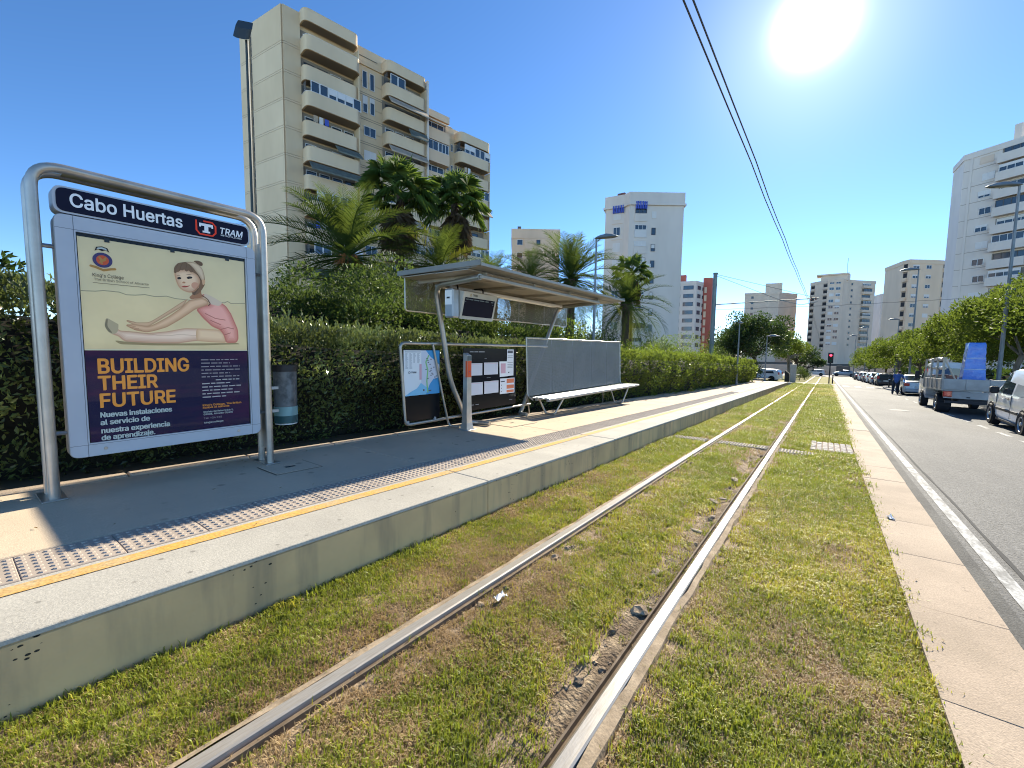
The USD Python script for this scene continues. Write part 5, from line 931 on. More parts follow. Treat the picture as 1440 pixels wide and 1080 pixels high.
def loggia(s0, s1, zf, kind, glass=(0, 1), dp=1.35, du_=1.35):
    """what stands between one parapet and the next: the rear wall opening, glazing, awnings"""
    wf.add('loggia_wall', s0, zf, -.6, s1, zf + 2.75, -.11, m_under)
    n = int((s1 - s0) / 1.5)
    for q in range(n): wf.window(s0 + .35 + q * 1.5, zf + .25, 1.2, 2.15, 'balcony_door', m_dframe if rb.random() < .5 else m_frame, win_glass, 1, d=-.10)
    if kind in ('glazed', 'part'):
        a, b = (s0 + .9, s1 - .1) if kind == 'glazed' else (s0 + (s1 - s0) * glass[0] + .5, s0 + (s1 - s0) * glass[1])
        m = max(2, int((b - a) / .85))
        for q in range(m):
            if rb.random() < .85: wf.window(a + q * (b - a) / m, zf + 1.42, (b - a) / m - .03, 1.28, 'balcony_glazing', m_frame, win_glass, 1, shut=(.0, .0, .5)[int(rb.integers(3))], d=dp - .16)
        # glazing on the rounded near end
        o = MB(); 
        for q in range(3):
            v = np.array([[s0 + .12, zf + 1.42, .25 + q * .32], [s0 + .12, zf + 2.7, .25 + q * .32], [s0 + .12, zf + 2.7, .50 + q * .32], [s0 + .12, zf + 1.42, .50 + q * .32]]) @ wf.T[:3, :3].T + wf.T[:3, 3]
            part(t, 'end_glazing', MB().add(v, [[0, 1, 2, 3]]), win_glass)
    if kind == 'awning': wf.awning(s0 + .1, s1 - .05, zf + 2.75, max(.75, dp - du_ + .55), .85, (m_awn, m_awn2)[int(s0 > 10)], du_)
    if kind == 'half': wf.awning(s0 + (s1 - s0) * .52, s1 - .05, zf + 2.75, max(.6, dp - du_ + .45), .95, m_awn, du_)
    if rb.random() < .45: part(t, 'air_conditioner', wf.box(s0 + 2.2, zf + .1, -.05, s0 + 3.0, zf + .75, .3), m_ac)
    if rb.random() < .5 and kind == 'open':
        for q in range(int(rb.integers(2, 5))): part(t, 'hung_washing', wf.box(s0 + 1.0 + q * .62, zf + 1.75 - .2 * (q % 2), dp - .3, s0 + 1.45 + q * .62, zf + 2.45, dp - .28), (m_shut, m_blue, m_awn2, m_redb)[int(rb.integers(4))])
    wf.add('party_post', s1 - .12, zf, -.1, s1, zf + 2.8, 1.25, m_sand)
nfl = 12
kinds1 = ['open', 'part', 'half', 'glazed', 'awning', 'glazed', 'open', 'part', 'awning', 'open', 'glazed', 'open']
kinds1 = ['open', 'open', 'part', 'open', 'half', 'awning', 'glazed', 'open', 'part', 'awning', 'open', 'open']
kinds2 = ['part', 'awning', 'half', 'awning', 'part', 'open', 'awning', 'glazed', 'open', 'awning', 'open', 'open']
kinds4 = ['glazed', 'open', 'glazed', 'awning', 'open', 'part', 'open', 'awning', 'open', 'glazed', 'open', 'open']
for b, (s0, s1, top, kk, ph, nb) in enumerate(((1.75, 8.0, 37.9, kinds1, 1.52, 12), (11.6, 17.35, 37.0, kinds2, 1.45, 12), (23.0, 28.8, 32.4, kinds4, 1.45, 10))):
    band(s0, s1, top - 1.10, 1.25, name='roof_fascia')
    for k in range(nb):
        zf = top - 1.10 - FH * (k + 1) - (.25 if b == 0 else 0)
        if zf < 1: break
        dp = (1.75 if k % 2 == 0 else 1.15) if b == 0 else 1.35; band(s0, s1, zf, ph, dep=dp); loggia(s0, s1, zf, kk[k % len(kk)], (0, .45) if b == 1 else (0, 1), dp, 2.9 - dp if b == 0 else 1.35)
# the flat bays between the balconies
wf.add('parapet', 8.0, 35.9, -.15, 11.6, 36.6, .05, m_sand); wf.add('parapet_rail', 8.2, 36.9, -.1, 11.0, 36.95, -.06, m_dframe)
for k in range(11):
    zf = 33.2 - FH * k
    if zf < 1: break
    wf.add('wall_joint', 8.0, zf - .75, -.125, 11.6, zf - .68, -.105, m_joint); wf.add('wall_joint', 8.0, zf - .5, -.125, 11.6, zf - .44, -.105, m_joint)
    if k in (0, 1): wf.window(9.0, zf + .1, .62, 2.0, n=1, d=-.12, shut=.0 if k == 0 else .45); wf.window(9.95, zf + .1, .62, 2.0, n=1, d=-.12, shut=0 if k == 0 else .25)
    else: wf.window(9.1, zf + .3, 1.6, 1.15, n=2, d=-.12, shut=(1.0 if k == 3 else .0))
    wf.window(8.05, zf + .3, .45, 1.1, n=1, d=-.12, shut=rb.choice([0, .5, .9]))
# the lower flush bay and its white downpipe
part(t, 'downpipe', wf.box(17.40, 0, -.2, 17.62, 37.0, 1.42), m_whiteb)
for k in range(10):
    zt = 33.0 - FH * k
    if zt < 2: break
    wf.add('bay_parapet', 17.65, zt - FH, -.2, 21.4, zt - FH + 1.55, .9, m_peach); wf.add('bay_wall', 17.65, zt - FH + 1.55, -.2, 21.4, zt, -.1, m_under)
    if k in (1, 3, 6): wf.window(17.8, zt - FH + 1.56, 1.75, 1.25, 'bay_glazing', n=2, d=.75); wf.window(19.6, zt - FH + 1.56, 1.75, 1.25, 'bay_glazing', n=3, d=.75)
    elif k in (0, 4): wf.awning(17.7, 21.3, zt - .25, .8, .55, m_awn2, .9); wf.window(18.0, zt - FH + 1.56, 3.0, 1.2, 'bay_window', n=3, d=-.08)
    else: wf.window(18.0, zt - FH + 1.56, 3.0, 1.2, 'bay_window', n=3, d=-.08)
wf.add('bay_parapet', 17.65, 33.0, -.2, 21.4, 33.9, .9, m_peach)
for k in range(10):
    zf = 29.9 - FH * k
    if zf < 1: break
    wf.add('flank_wall', 21.4, zf - .9, -.25, 23.0, zf + 2.0, -.1, m_sand)
    wf.window(21.6, zf, .4, 1.0, n=1, d=-.1); wf.window(22.3, zf, .4, 1.0, n=1, d=-.1)

def simple_block(name, label, pts, z1, m, faces, par=.9, parm=None, fl=2.9, z0=-4.5):
    """a farther block: shell, roof parapet and window columns; faces: (i, j, [(s, width, height, kind)], storeys, top)"""
    t = thing(name, label, 'building'); shell(t, 'body', pts, z0, z1 - .05, m)
    g = sg.Polygon(pts); g = g.buffer(0) if not g.is_valid else g
    part(t, 'roof_parapet', MB().poly(g.buffer(.12, join_style=2).difference(g.buffer(-.35, join_style=2)), par, np.array([[1, 0, 0, 0], [0, 1, 0, 0], [0, 0, 1, z1 - par], [0, 0, 0, 1.]])), parm or m)
    for (a, b, cols, n, top) in faces:
        w = Wall(t, pts[a], pts[b])
        for k in range(n):
            zf = top - fl * (k + 1)
            for (s, wd, h, kind) in cols:
                if kind == 'window': w.window(s, zf + .9, wd, h, n=2 if wd > .9 else 1, shut=rb.choice([0, 0, .3, .6, 1.0]))
                elif kind == 'small': w.window(s, zf + 1.0, wd, h, n=1, frame=m_dframe)
                elif kind == 'dark': w.window(s, zf + .9, wd, h, n=2, frame=m_dframe)
                elif kind == 'brown': w.window(s, zf + .9, wd, h, n=1, frame=m_frame, shut=rb.choice([0, .5, 1.0]), shm=m_brown)
                elif kind == 'balcony':
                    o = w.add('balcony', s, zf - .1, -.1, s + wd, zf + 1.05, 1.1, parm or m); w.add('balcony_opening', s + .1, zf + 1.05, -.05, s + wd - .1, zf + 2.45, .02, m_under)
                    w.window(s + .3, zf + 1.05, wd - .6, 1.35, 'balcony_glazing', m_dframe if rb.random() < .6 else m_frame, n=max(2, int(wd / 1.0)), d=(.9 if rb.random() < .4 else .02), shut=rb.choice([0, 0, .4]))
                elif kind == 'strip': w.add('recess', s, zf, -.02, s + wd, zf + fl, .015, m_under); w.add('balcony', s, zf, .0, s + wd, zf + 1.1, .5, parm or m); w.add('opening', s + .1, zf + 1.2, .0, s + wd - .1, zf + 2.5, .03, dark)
                elif kind == 'line': w.add('storey_line', s, zf, 0, s + wd, zf + .07, .02, m_under)
    return t
# tan block with arched top window
t2 = simple_block('tan_apartment_block', 'tan apartment block whose top shows above the canopy beside the palms', [(-59.4, 80.0), (-50.6, 86.4), (-56, 95), (-66, 89)], 28.6, m_tan,
    [(0, 1, [(1.2, 1.3, 1.2, 'brown'), (5.6, .5, .5, 'small')], 9, 27.0)], 2.1)
w2 = Wall(t2, (-59.4, 80.0), (-50.6, 86.4)); w2.add('projecting_bay', 2.9, 0, -.1, 9.6, 26.4, .35, m_tan); w2.window(5.6, 25.0, .9, 1.1, 'arched_window', m_dframe, n=1, d=.36)
for k in range(8): w2.add('storey_line', 2.9, 23.5 - 2.9 * k, .35, 9.6, 23.57 - 2.9 * k, .37, m_under)
w2.add('chimney', 1.3, 28.6, -2, 2.1, 29.5, -1.2, m_dframe)
# plain white tower
C0, C1, C2 = (-35.1, 76.7), (-30.3, 76.4), (-22.4, 82.3)
t3 = simple_block('white_tower', 'plain white tower with one window column between the palms and the pole', [C0, (-31.6, 77.2), C1, C2, (-28, 92), (-38, 88)], 29.9, m_whiteb, [], 2.0)
w3 = Wall(t3, C1, C2); w3b = Wall(t3, C0, (-31.6, 77.2))
for k in range(9):
    zf = 25.4 - 2.9 * k
    if k: w3.window(4.1, zf - .1, .75, 1.25, 'small_window', m_dframe, n=1, shut=rb.choice([0, 0, .5]))
    else: w3.window(4.1, zf, .75, 1.1, 'small_window', m_frame, n=1, shut=1.0)
    p_ = w3.add('loggia_panel', 1.0, zf - .6, 0, 3.2, zf + .75, .12, (m_whiteb, m_shut)[k % 2]); w3.window(1.05, zf + .8, 2.1, .85, 'loggia_window', m_frame if k % 3 else m_dframe, n=3, shut=[0, 0, .9, .9, .9, .5, .6, .2, 0][k])
    if k in (3, 7): w3.ac(3.35, zf - .1)
    w3b.window(1.6, zf + .2, 1.3, 1.5, 'window', n=2, shut=[1, 0, 1, 1, .5, 0, 1, 0, .6][k]); w3b.add('sill_line', 1.3, zf - .6, 0, 3.3, zf - .5, .06, m_greyb)
for (w, s, z) in ((w3, 1.1, 26.9), (w3b, 1.5, 26.7), (w3, 1.1, 9.2)):
    for q in range(7 if z > 10 else 1): part(t3, 'striped_awning', w.box(s + q * .3, z, .05, s + q * .3 + (.17 if z > 10 else 2.1), z + (1.3 if z > 10 else .15), .45), m_blue)
part(t3, 'cornice', MB().poly(sg.Polygon([C0, (-31.6, 77.2), C1, C2, (-28, 92), (-38, 88)]).buffer(.35, join_style=2), .35, np.array([[1, 0, 0, 0], [0, 1, 0, 0], [0, 0, 1, 27.6], [0, 0, 0, 1.]])), m_whiteb)
w3.add('balcony_rail', .4, 5.6, .1, 3.3, 6.4, .9, m_dframe); part(t3, 'roof_box', MB().box((-33.8, 79, 29.9), (-32.4, 81, 31.0)), m_brown)
# white block with red stair towers
t4 = simple_block('white_and_red_block', 'white apartment block with red stair towers left of the overhead wire post', [(-46, 161), (-38.6, 161.9), (-36, 176), (-44, 178)], 26.3, m_whiteb,
    [(0, 1, [(.6, 1.6, 1.3, 'dark'), (3.2, 3.4, 1.4, 'dark')], 8, 25.3), (1, 2, [(1.0, 2.6, 1.4, 'dark'), (5.0, 1.4, 1.2, 'dark')], 8, 25.3)], 1.0)
for (a, b, z1) in (((-37.6, 167.5), (-34.8, 171.5), 27.9), ((-46.3, 166), (-43.6, 168), 29.4)):
    s4 = shell(t4, 'red_tower', [a, (b[0], a[1] + .6), b, (a[0], b[1])], -4, z1, m_redb)
w4 = Wall(t4, (-37.6, 167.4), (-34.8, 168.0))
for k in range(8): w4.add('tower_balcony', .5, 22.5 - 2.9 * k, .05, 1.3, 24.6 - 2.9 * k, .2, m_tan)
# far grey blocks at the end of the street
t5 = simple_block('far_grey_block', 'distant grey block half hidden behind the big dark street tree', [(-37.4, 262), (-27, 266), (-22, 266), (-14.8, 278.7), (-20, 290), (-38, 285)], 33.0, m_greyb, [(0, 1, [(3, 1.2, 1.2, 'dark')], 8, 32)], 1.2)
shell(t5, 'roof_room', [(-28.5, 266.5), (-21, 268), (-22, 276), (-29, 275)], 32, 38, m_greyb)
t6 = simple_block('long_grey_block', 'long grey apartment block with balcony columns closing the end of the street', [(-8.7, 264.8), (-1.6, 257.8), (4.2, 258.5), (6.8, 263.0), (17.0, 273.9), (12, 285), (-8, 282)], 36.6, m_greyb,
    [(0, 1, [(.5, 2.2, 1.3, 'strip'), (7.6, 2.2, 1.3, 'strip')], 11, 35), (1, 2, [(.7, 1.8, 1.3, 'window'), (3.2, 1.8, 1.3, 'window')], 11, 36.5), (3, 4, [(1.0, .9, 1.0, 'small'), (7.2, 5.2, 1.4, 'balcony')], 11, 36.0)], 1.3)
shell(t6, 'roof_room', [(-4.5, 260.5), (6.0, 260.2), (7.0, 266), (-4, 268)], 36, 39.5, m_greyb); part(t6, 'roof_slab', MB().box((-6.2, 259.6, 38.9), (6.4, 268, 39.6)), m_greyb); part(t6, 'aerial', MB().tube([(5.5, 263, 39), (5.5, 263, 47)], .08, 5), dark)
t7 = simple_block('white_far_block', 'pale narrow far block in the gap right of the long grey one', [(22.8, 319), (31.2, 325), (28, 335), (20, 330)], 35.2, m_whiteb, [(0, 1, [(1.0, 2.2, 1.3, 'strip'), (4.6, 2.0, 1.3, 'window')], 11, 34.5)], 1.0)
t8 = simple_block('peach_tower', 'peach tower with a window column left of the tall white tower', [(17.2, 178.5), (18.6, 176.6), (26.6, 183.4), (28.4, 186.5), (22, 198), (14, 190)], 30.0, m_tan, [(1, 2, [(1.0, 2.0, 1.1, 'window'), (5.3, 1.7, 1.1, 'window')], 10, 29.3), (2, 3, [(.6, 2.2, 1.3, 'strip')], 10, 29.5), (0, 1, [(.3, 1.4, 1.3, 'strip')], 10, 29.3)], 1.2)
# the tall white tower on the right
I0, I1, I2 = (17.5, 118.6), (17.9, 112.7), (32.0, 102.5)
t9 = simple_block('tall_white_tower', 'tall white tower with balcony column behind the right hand lamp post', [I0, I1, I2, (40, 112), (26, 126)], 37.4, m_whiteb, [(1, 2, [(0.02, 14, .1, 'line')], 12, 37.2)], 1.0)
w9 = Wall(t9, I1, I2)
for k in range(12):
    zf = 36.9 - 2.93 * (k + 1)
    b = w9.add('balcony', 4.9, zf - .1, -.1, 9.4, zf + 1.35, 1.2, m_whiteb); w9.add('balcony_opening', 5.0, zf + 1.35, -.05, 9.3, zf + 2.6, .02, m_under)
    w9.window(5.2, zf + 1.36, 3.9, 1.15, 'balcony_glazing', m_frame if k % 3 else m_dframe, n=4, d=.95 if k % 2 else .02, shut=(0, .35, 0)[k % 3])
    if k: w9.window(2.4 + .3 * (k % 2), zf + .9, 1.6, 1.15, 'window', m_frame, n=2, shut=[0, 1, .6, 0, .3, 1, 0, 0, 1, .5, 0, .4][k])
    else: w9.add('vent_panel', 2.2, zf + .9, 0, 4.0, zf + 2.1, .05, m_greyb)
    for q in (0, 1): w9.window(10.2 + q * 1.2, zf + .7, .5, 1.5, 'tall_window', m_dframe, n=1)
w9.add('corner_pilaster', 0.9, -3, 0, 1.25, 36.5, .10, m_whiteb)
for s in (5.2, 8.6): part(t9, 'roof_fin', w9.box(s, 37.3, -3, s + .9, 40.6 + (s > 8) * .6, -2.2), m_whiteb)
# a low flat-roofed house far left behind the trees
t10 = simple_block('low_sand_house', 'low sand coloured house glimpsed behind the leaves at the far left', [(-52, -10.5), (-50.5, 2.0), (-60, 4), (-62, -10)], 10.2, m_tan, [(0, 1, [(1.5, 2.2, 1.3, 'window'), (6.0, 2.2, 1.3, 'window'), (10, 1.6, 1.3, 'window')], 3, 9.5)], .7)
# low wall and garages that close the street
t11 = thing('street_end_wall', 'low grey wall with a dark gate closing the far end of the street', 'wall'); part(t11, 'wall', MB().box((-22, 127, -3.7), (2.0, 127.4, -1.6)), m_greyb); part(t11, 'wall', MB().box((4.6, 127, -3.7), (22, 127.4, -1.2)), m_greyb); part(t11, 'gate', MB().box((2.0, 127.1, -3.6), (4.6, 127.2, -1.5)), m_dframe)

# ---------------------------------------------------------------- street furniture
m_pole = mat('grey_pole', (0.22, 0.23, 0.23), 0.5, (0.16, 0.17, 0.17), 3.0, metal=0.5); m_post = mat('catenary_post', (0.20, 0.225, 0.21), 0.6, (0.15, 0.17, 0.16), 2.0, metal=0.3); m_lens = flat('lamp_lens', (0.55, 0.55, 0.52), 0.3)
def lamp(name, label, x, y, h, az, arm, m, scale=1.0, group=None):
    t = thing(name, label, 'street lamp', ground_at(x, y), group=group); part(t, 'pole', MB().tube([(0, 0, 0), (0, 0, h * .5), (0, 0, h)], (.085 * scale, .07 * scale, .045 * scale), 10), m, smooth=40)
    part(t, 'base', MB().lathe([(.12 * scale, 0), (.12 * scale, .5), (.08 * scale, .56)], 12), m, smooth=30)
    ca, sa = math.cos(az), math.sin(az); c = np.array([ca * arm * .5, sa * arm * .5, h + .05])
    part(t, 'lamp_head', MB().lathe([(0, .16), (.55, .10), (.85, .03), (1.0, -.03), (.85, -.07), (0, -.09)], 20, np.array([[ca * arm * .62, -sa * .2 * scale, 0, c[0]], [sa * arm * .62, ca * .2 * scale, 0, c[1]], [0, 0, scale * 1.0, c[2]], [0, 0, 0, 1.]])), m, smooth=60)
    part(t, 'lens', MB().lathe([(0, -.092), (.6, -.085)], 16, np.array([[ca * arm * .5, -sa * .16 * scale, 0, c[0]], [sa * arm * .5, ca * .16 * scale, 0, c[1]], [0, 0, scale * 1.0, c[2]], [0, 0, 0, 1.]])), m_lens)
    return t
lamp('street_lamp', 'tall street lamp in front of the tall white tower', 6.55, 29.6, 10.1, math.radians(200), 1.1, m_pole)
lamp('street_lamp', 'street lamp standing before the peach tower', 5.95, 51.0, 10.4, math.radians(180), 1.1, m_pole)
lamp('street_lamp', 'small lamp post standing left of the plain white tower', -7.0, 14.6, 5.95, math.radians(10), .7, m_pole, .7)
lamp('platform_lamp', 'thin grey lamp post at the far end of the platform hedge', -4.62, 30.9, 4.25, math.radians(-60), .25, m_pole, .7)
lamp('platform_lamp', 'lamp post with a flat head under the big dark tree', -4.42, 44.8, 4.3, math.radians(0), .9, m_pole, .75)
for k, (x, y) in enumerate([(5.2, 92), (4.6, 112), (7.6, 78)]): lamp('street_lamp', ['far thin street lamp against the long grey block', 'farthest street lamp, left of the other far one', 'far street lamp rising from the right hand trees'][k], x, y, 8.6, math.radians(180), 1.0, m_pole)
# floodlight mast behind the sign
t = thing('floodlight_mast', 'thin dark mast with a square floodlight beside the tall apartment block', 'floodlight', ground_at(-13.6, 5.75)); hm = 9.95 - float(gz(5.75))
part(t, 'pole', MB().tube([(0, 0, 0), (0, 0, hm)], (.055, .045), 8), flat('mast_dark', (0.035, 0.042, 0.035), 0.5)); 
hd = MB().poly(fillet([(-.24, -.25), (.24, -.25), (.27, .18), (.15, .27), (-.15, .27), (-.27, .18)], .05, 3, True)[:-1], .30, np.array([[.84, .30, .35, -.05], [.45, -.25, .1, -.1], [-.25, -.62, .80, hm + .12], [0, 0, 0, 1.]])); part(t, 'lamp_box', hd, flat('floodlight_black', (0.02, 0.022, 0.02), 0.4)); part(t, 'lamp_glass', MB().poly(sg.box(-.15, -.15, .15, .15), .01, np.array([[.84, .30, -.35, -.05], [.45, -.25, -.1, -.1], [-.25, -.62, -.80, hm + .11], [0, 0, 0, 1.]])), flat('floodlight_glass', (0.05, 0.07, 0.05), 0.2))
# overhead line
m_wire = flat('dark_wire', (0.02, 0.022, 0.03), 0.5)
t = thing('overhead_wire_post', 'dark green grey steel post carrying the tram wire bracket', 'overhead line post', ground_at(-7.0, 34.8)); hp_ = 7.25 - float(gz(34.8))
part(t, 'post', MB().tube([(0, 0, 0), (0, 0, hp_)], (.17, .14), 12), m_post, smooth=40); part(t, 'cap', MB().lathe([(0, .02), (.16, .02), (.17, -.06)], 12, np.array([[1, 0, 0, 0], [0, 1, 0, 0], [0, 0, 1, hp_], [0, 0, 0, 1.]])), m_post)
zb = 4.95 - float(gz(34.8)); part(t, 'bracket_arm', MB().tube([(0.1, 0, zb), (6.35, -.1, zb + .12)], .035, 8), m_post); part(t, 'stay_rod', MB().tube([(0.1, 0, hp_ - .1), (6.1, -.1, zb + .18)], .012, 5), m_wire); part(t, 'stay_rod', MB().tube([(0.1, 0, hp_ - .2), (4.2, -.1, zb + .1)], .012, 5), m_wire)
part(t, 'registration_arm', MB().tube([(4.2, -.1, zb + .1), (5.4, -.1, zb - .28), (6.3, -.1, zb - .12)], .018, 6), m_post)
for x in (5.95, 6.2): part(t, 'insulator', MB().lathe([(.02, -.1), (.05, -.08), (.05, -.05), (.025, -.03), (.05, 0), (.05, .03), (.02, .06)], 10, np.array([[1, 0, 0, x], [0, 1, 0, -.1], [0, 0, 1, zb + .1], [0, 0, 0, 1.]])), m_brown)
for k, (xa, lab) in enumerate(((-1.20, 'left strand of the two overhead tram wires'), (-1.13, 'right strand of the two overhead tram wires'))):
    pts = []
    for y in np.linspace(-12, 115, 64): pts.append((xa + .01 * math.sin(y), y, np.interp(y, [-12, 4, 34.8, 75, 115], [4.55, 4.63, 4.90, 4.3, 3.2]) - .10 * math.sin(math.pi * ((y - 34.8) % 40) / 40)))
    t = thing('overhead_wire', lab, 'wire'); part(t, 'strand', MB().tube(pts, .009, 6), m_wire)
t = thing('cross_wire', 'thin wire crossing the street between the far posts', 'wire'); part(t, 'strand', MB().tube([(-7.0, 35, 4.6), (.5, 37, 4.75), (9.5, 40, 5.2)], .010, 5), m_wire)
# traffic light, bollards, stele
t = thing('traffic_light', 'black traffic light showing red on the grass at the crossing', 'traffic light', ground_at(.36, 57.2)); 
part(t, 'pole', MB().tube([(0, 0, 0), (0, 0, 2.5)], .06, 10), black, smooth=40); hs = part(t, 'housing', MB().box((-.17, -.14, 2.25), (.17, .14, 3.25), .03), black)
for z, m, nm in ((3.05, flat('red_signal', (0.7, 0.02, 0.03), .3, emit=((1.0, 0.03, 0.06), 2.2)), 'red_lens'), (2.75, flat('amber_off', (0.06, 0.035, 0.01), .3), 'amber_lens'), (2.45, flat('green_off', (0.01, 0.05, 0.03), .3), 'green_lens')):
    TL = np.array([[1, 0, 0, 0], [0, 0, -1, -.141], [0, 1, 0, z], [0, 0, 0, 1.]]); part(t, nm, MB().lathe([(0, .012), (.09, .008), (.11, 0)], 14, TL), m); part(t, 'visor', MB().lathe([(.12, 0), (.125, .16)], 12, TL), black)
part(t, 'backing_board', MB().box((-.24, .145, 2.2), (.24, .155, 3.32)), black)
for k, (x, y) in enumerate([(.68, 57.9)]): 
    t = thing('short_post', 'short dark post beside the traffic light pole', 'bollard', ground_at(x, y)); part(t, 'post', MB().lathe([(.055, 0), (.055, .92), (.04, .98), (0, .99)], 12), black, smooth=30); part(t, 'band', MB().lathe([(.057, .78), (.057, .84)], 12), white)
bol = None
for k, (x, y) in enumerate([(5.35, 47.6), (5.1, 49.3), (4.95, 51.0), (4.9, 53.4)]):
    lab = ['nearest of the four dark bollards on the pavement corner', 'second nearest dark bollard on the pavement corner', 'third dark bollard along the pavement corner', 'farthest of the four dark bollards on the pavement corner'][k]
    if bol is None:
        bol = t = thing('bollard', lab, 'bollard', ground_at(x, y), group='bollards on the pavement corner'); part(t, 'post', MB().lathe([(.06, 0), (.055, .9), (.065, .93), (.05, 1.0), (0, 1.02)], 12), black, smooth=30); part(t, 'band', MB().lathe([(.0585, .72), (.0575, .80)], 12), white)
    else: copy_of(bol, lab, 'bollard', ground_at(x, y), group='bollards on the pavement corner')
t = thing('stone_stele', 'upright pale concrete slab at the end of the platform', 'monument', ground_at(-2.95, 57.5)); part(t, 'slab', MB().box((-.25, -.4, 0), (.3, .4, 1.95), .03), m_edge); part(t, 'dark_slab', loft([[(-.75, -.3, 0), (-.3, -.3, 0), (-.3, .3, 0), (-.75, .3, 0)], [(-.75, -.3, 1.3), (-.3, -.3, .9), (-.3, .3, .9), (-.75, .3, 1.3)]]), mat('dark_stone', (0.05, 0.045, 0.04), 0.8, (0.03, 0.03, 0.025), 4.0))
for k, (x, y) in enumerate([(-2.6, 64.5), (-2.3, 72.0)]): bush('ball_bush', ['clipped round bush beside the concrete slab', 'smaller darker clipped round bush beyond the first'][k], ground_at(x, y), (.95, .95, .85) if k == 0 else (.8, .8, .8), (m_bush, m_darkleaf)[k], 90 + k, 30, 2600, .09)
# trees along the street
tree('street_tree', 'big round dark tree filling the view beyond the platform end', ground_at(-6.6, 57), 4.5, (4.2, 4.2, 3.1), .22, m_darkleaf, 101, 70, 15000, .24, csz=.27)
tree('street_tree', 'dark tree standing close behind the big round one', ground_at(-10.5, 66), 3.4, (4.0, 4.0, 3.2), .2, m_darkleaf, 105, 44, 7000, .28); bush('shrub', 'dark shrub under the big round tree beside the hedge end', ground_at(-7.6, 53), (2.2, 2.6, 1.2), m_darkleaf, 106, 26, 3500, .14)
tree('street_tree', 'pair-trunked tree standing between the round bushes and the red signal', ground_at(-4.6, 78), 4.6, (2.6, 2.6, 2.2), .25, m_street, 102, 36, 5000, .26, mb=m_bark2)
tree('street_tree', 'dark tree under the far wires at the end of the tracks', ground_at(-4.6, 96), 4.2, (3.2, 3.2, 2.6), .28, m_darkleaf, 103, 36, 4500, .30)
tree('street_tree', 'far dark tree low against the long grey block', ground_at(-3.4, 118, ), 2.6, (3.6, 2.2, 1.8), .2, m_darkleaf, 104, 30, 3500, .32)
sites = [(9.2, 27.5, 4.9, 3.3, 'nearest street tree, its leaves hanging over the white van'), (8.3, 34.5, 4.5, 3.0, 'street tree whose leaves hang behind the blue wrapped load'), (8.1, 42.0, 4.3, 3.0, 'street tree over the flatbed truck cab'), (7.7, 50.5, 4.0, 2.8, 'street tree with a pale leaning trunk behind the silver car'), (7.7, 60.0, 4.1, 3.0, 'street tree standing by the bollards on the corner'),
         (7.4, 71.0, 4.0, 3.0, 'street tree shading the row of far parked cars'), (7.2, 83.0, 4.0, 3.1, 'seventh street tree down the right hand pavement'), (6.9, 97.0, 4.0, 3.2, 'small looking street tree near the end of the right hand row'), (7.0, 111.0, 3.8, 3.0, 'last street tree of the right hand row')]
for k, (x, y, cz, rr, lab) in enumerate(sites):
    tree('street_tree', lab, ground_at(x, y), cz - .45, (rr * 1.12, rr * 1.2, rr * .86), .15, m_street, 110 + k, 54 if k < 4 else 34, 15000 if k < 3 else 8000 if k < 6 else 5000, .17 + .012 * k, group='street trees on the right hand pavement', mb=m_bark2 if k % 2 else m_bark, hollow=.35, limbs=10, csz=.26, wd=.42, droop=-.3)
tree('street_tree', 'tree in the second row behind the nearest street trees', ground_at(14.0, 37.0), 5.0, (4.0, 4.0, 3.0), .2, m_street, 130, 44, 8000, .26); tree('street_tree', 'dark tree in the second row behind the truck', ground_at(12.6, 50.0), 4.6, (4.0, 4.0, 2.8), .2, m_darkleaf, 131, 44, 7000, .28); tree('street_tree', 'dark tree in the second row behind the silver car', ground_at(12.0, 66.0), 4.4, (4.0, 4.4, 2.8), .2, m_darkleaf, 132, 40, 6000, .30)
hedge('garden_hedge', 'dark hedge along the inner edge of the right hand pavement', lambda y: np.interp(y, [0, 120], [13.2, 10.2]) + 1.2, 1.2, lambda y: gz(y) + 1.7, 26, 108, m_darkleaf, 260, .12, 8)
# ---------------------------------------------------------------- vehicles
car_white = mat('white_car_paint', (0.80, 0.80, 0.79), 0.32, (0.64, 0.65, 0.65), 1.0, spec=0.5, coat=0.6); car_silver = mat('silver_car_paint', (0.36, 0.40, 0.45), 0.30, (0.30, 0.34, 0.38), 1.0, metal=0.5, coat=0.6)
car_dark = mat('dark_car_paint', (0.02, 0.022, 0.026), 0.28, (0.03, 0.03, 0.035), 1.0, coat=0.7); car_grey = mat('grey_car_paint', (0.16, 0.17, 0.18), 0.3, (0.12, 0.13, 0.14), 1.0, metal=0.4, coat=0.6); car_red = mat('red_car_paint', (0.30, 0.03, 0.025), 0.3, (0.24, 0.025, 0.02), 1.0, coat=0.7)
m_tail = flat('tail_lamp', (0.55, 0.03, 0.02), 0.2, coat=0.8); m_head = flat('head_lamp', (0.6, 0.62, 0.62), 0.12, spec=0.8); m_trim = flat('black_trim', (0.02, 0.02, 0.022), 0.55); m_rim = mat('alloy_rim', (0.42, 0.43, 0.44), 0.35, (0.30, 0.31, 0.32), 4.0, metal=0.8); m_cg = flat('car_glass', (0.025, 0.035, 0.04), 0.05, spec=0.8); m_plate = flat('number_plate', (0.70, 0.70, 0.68), 0.5)
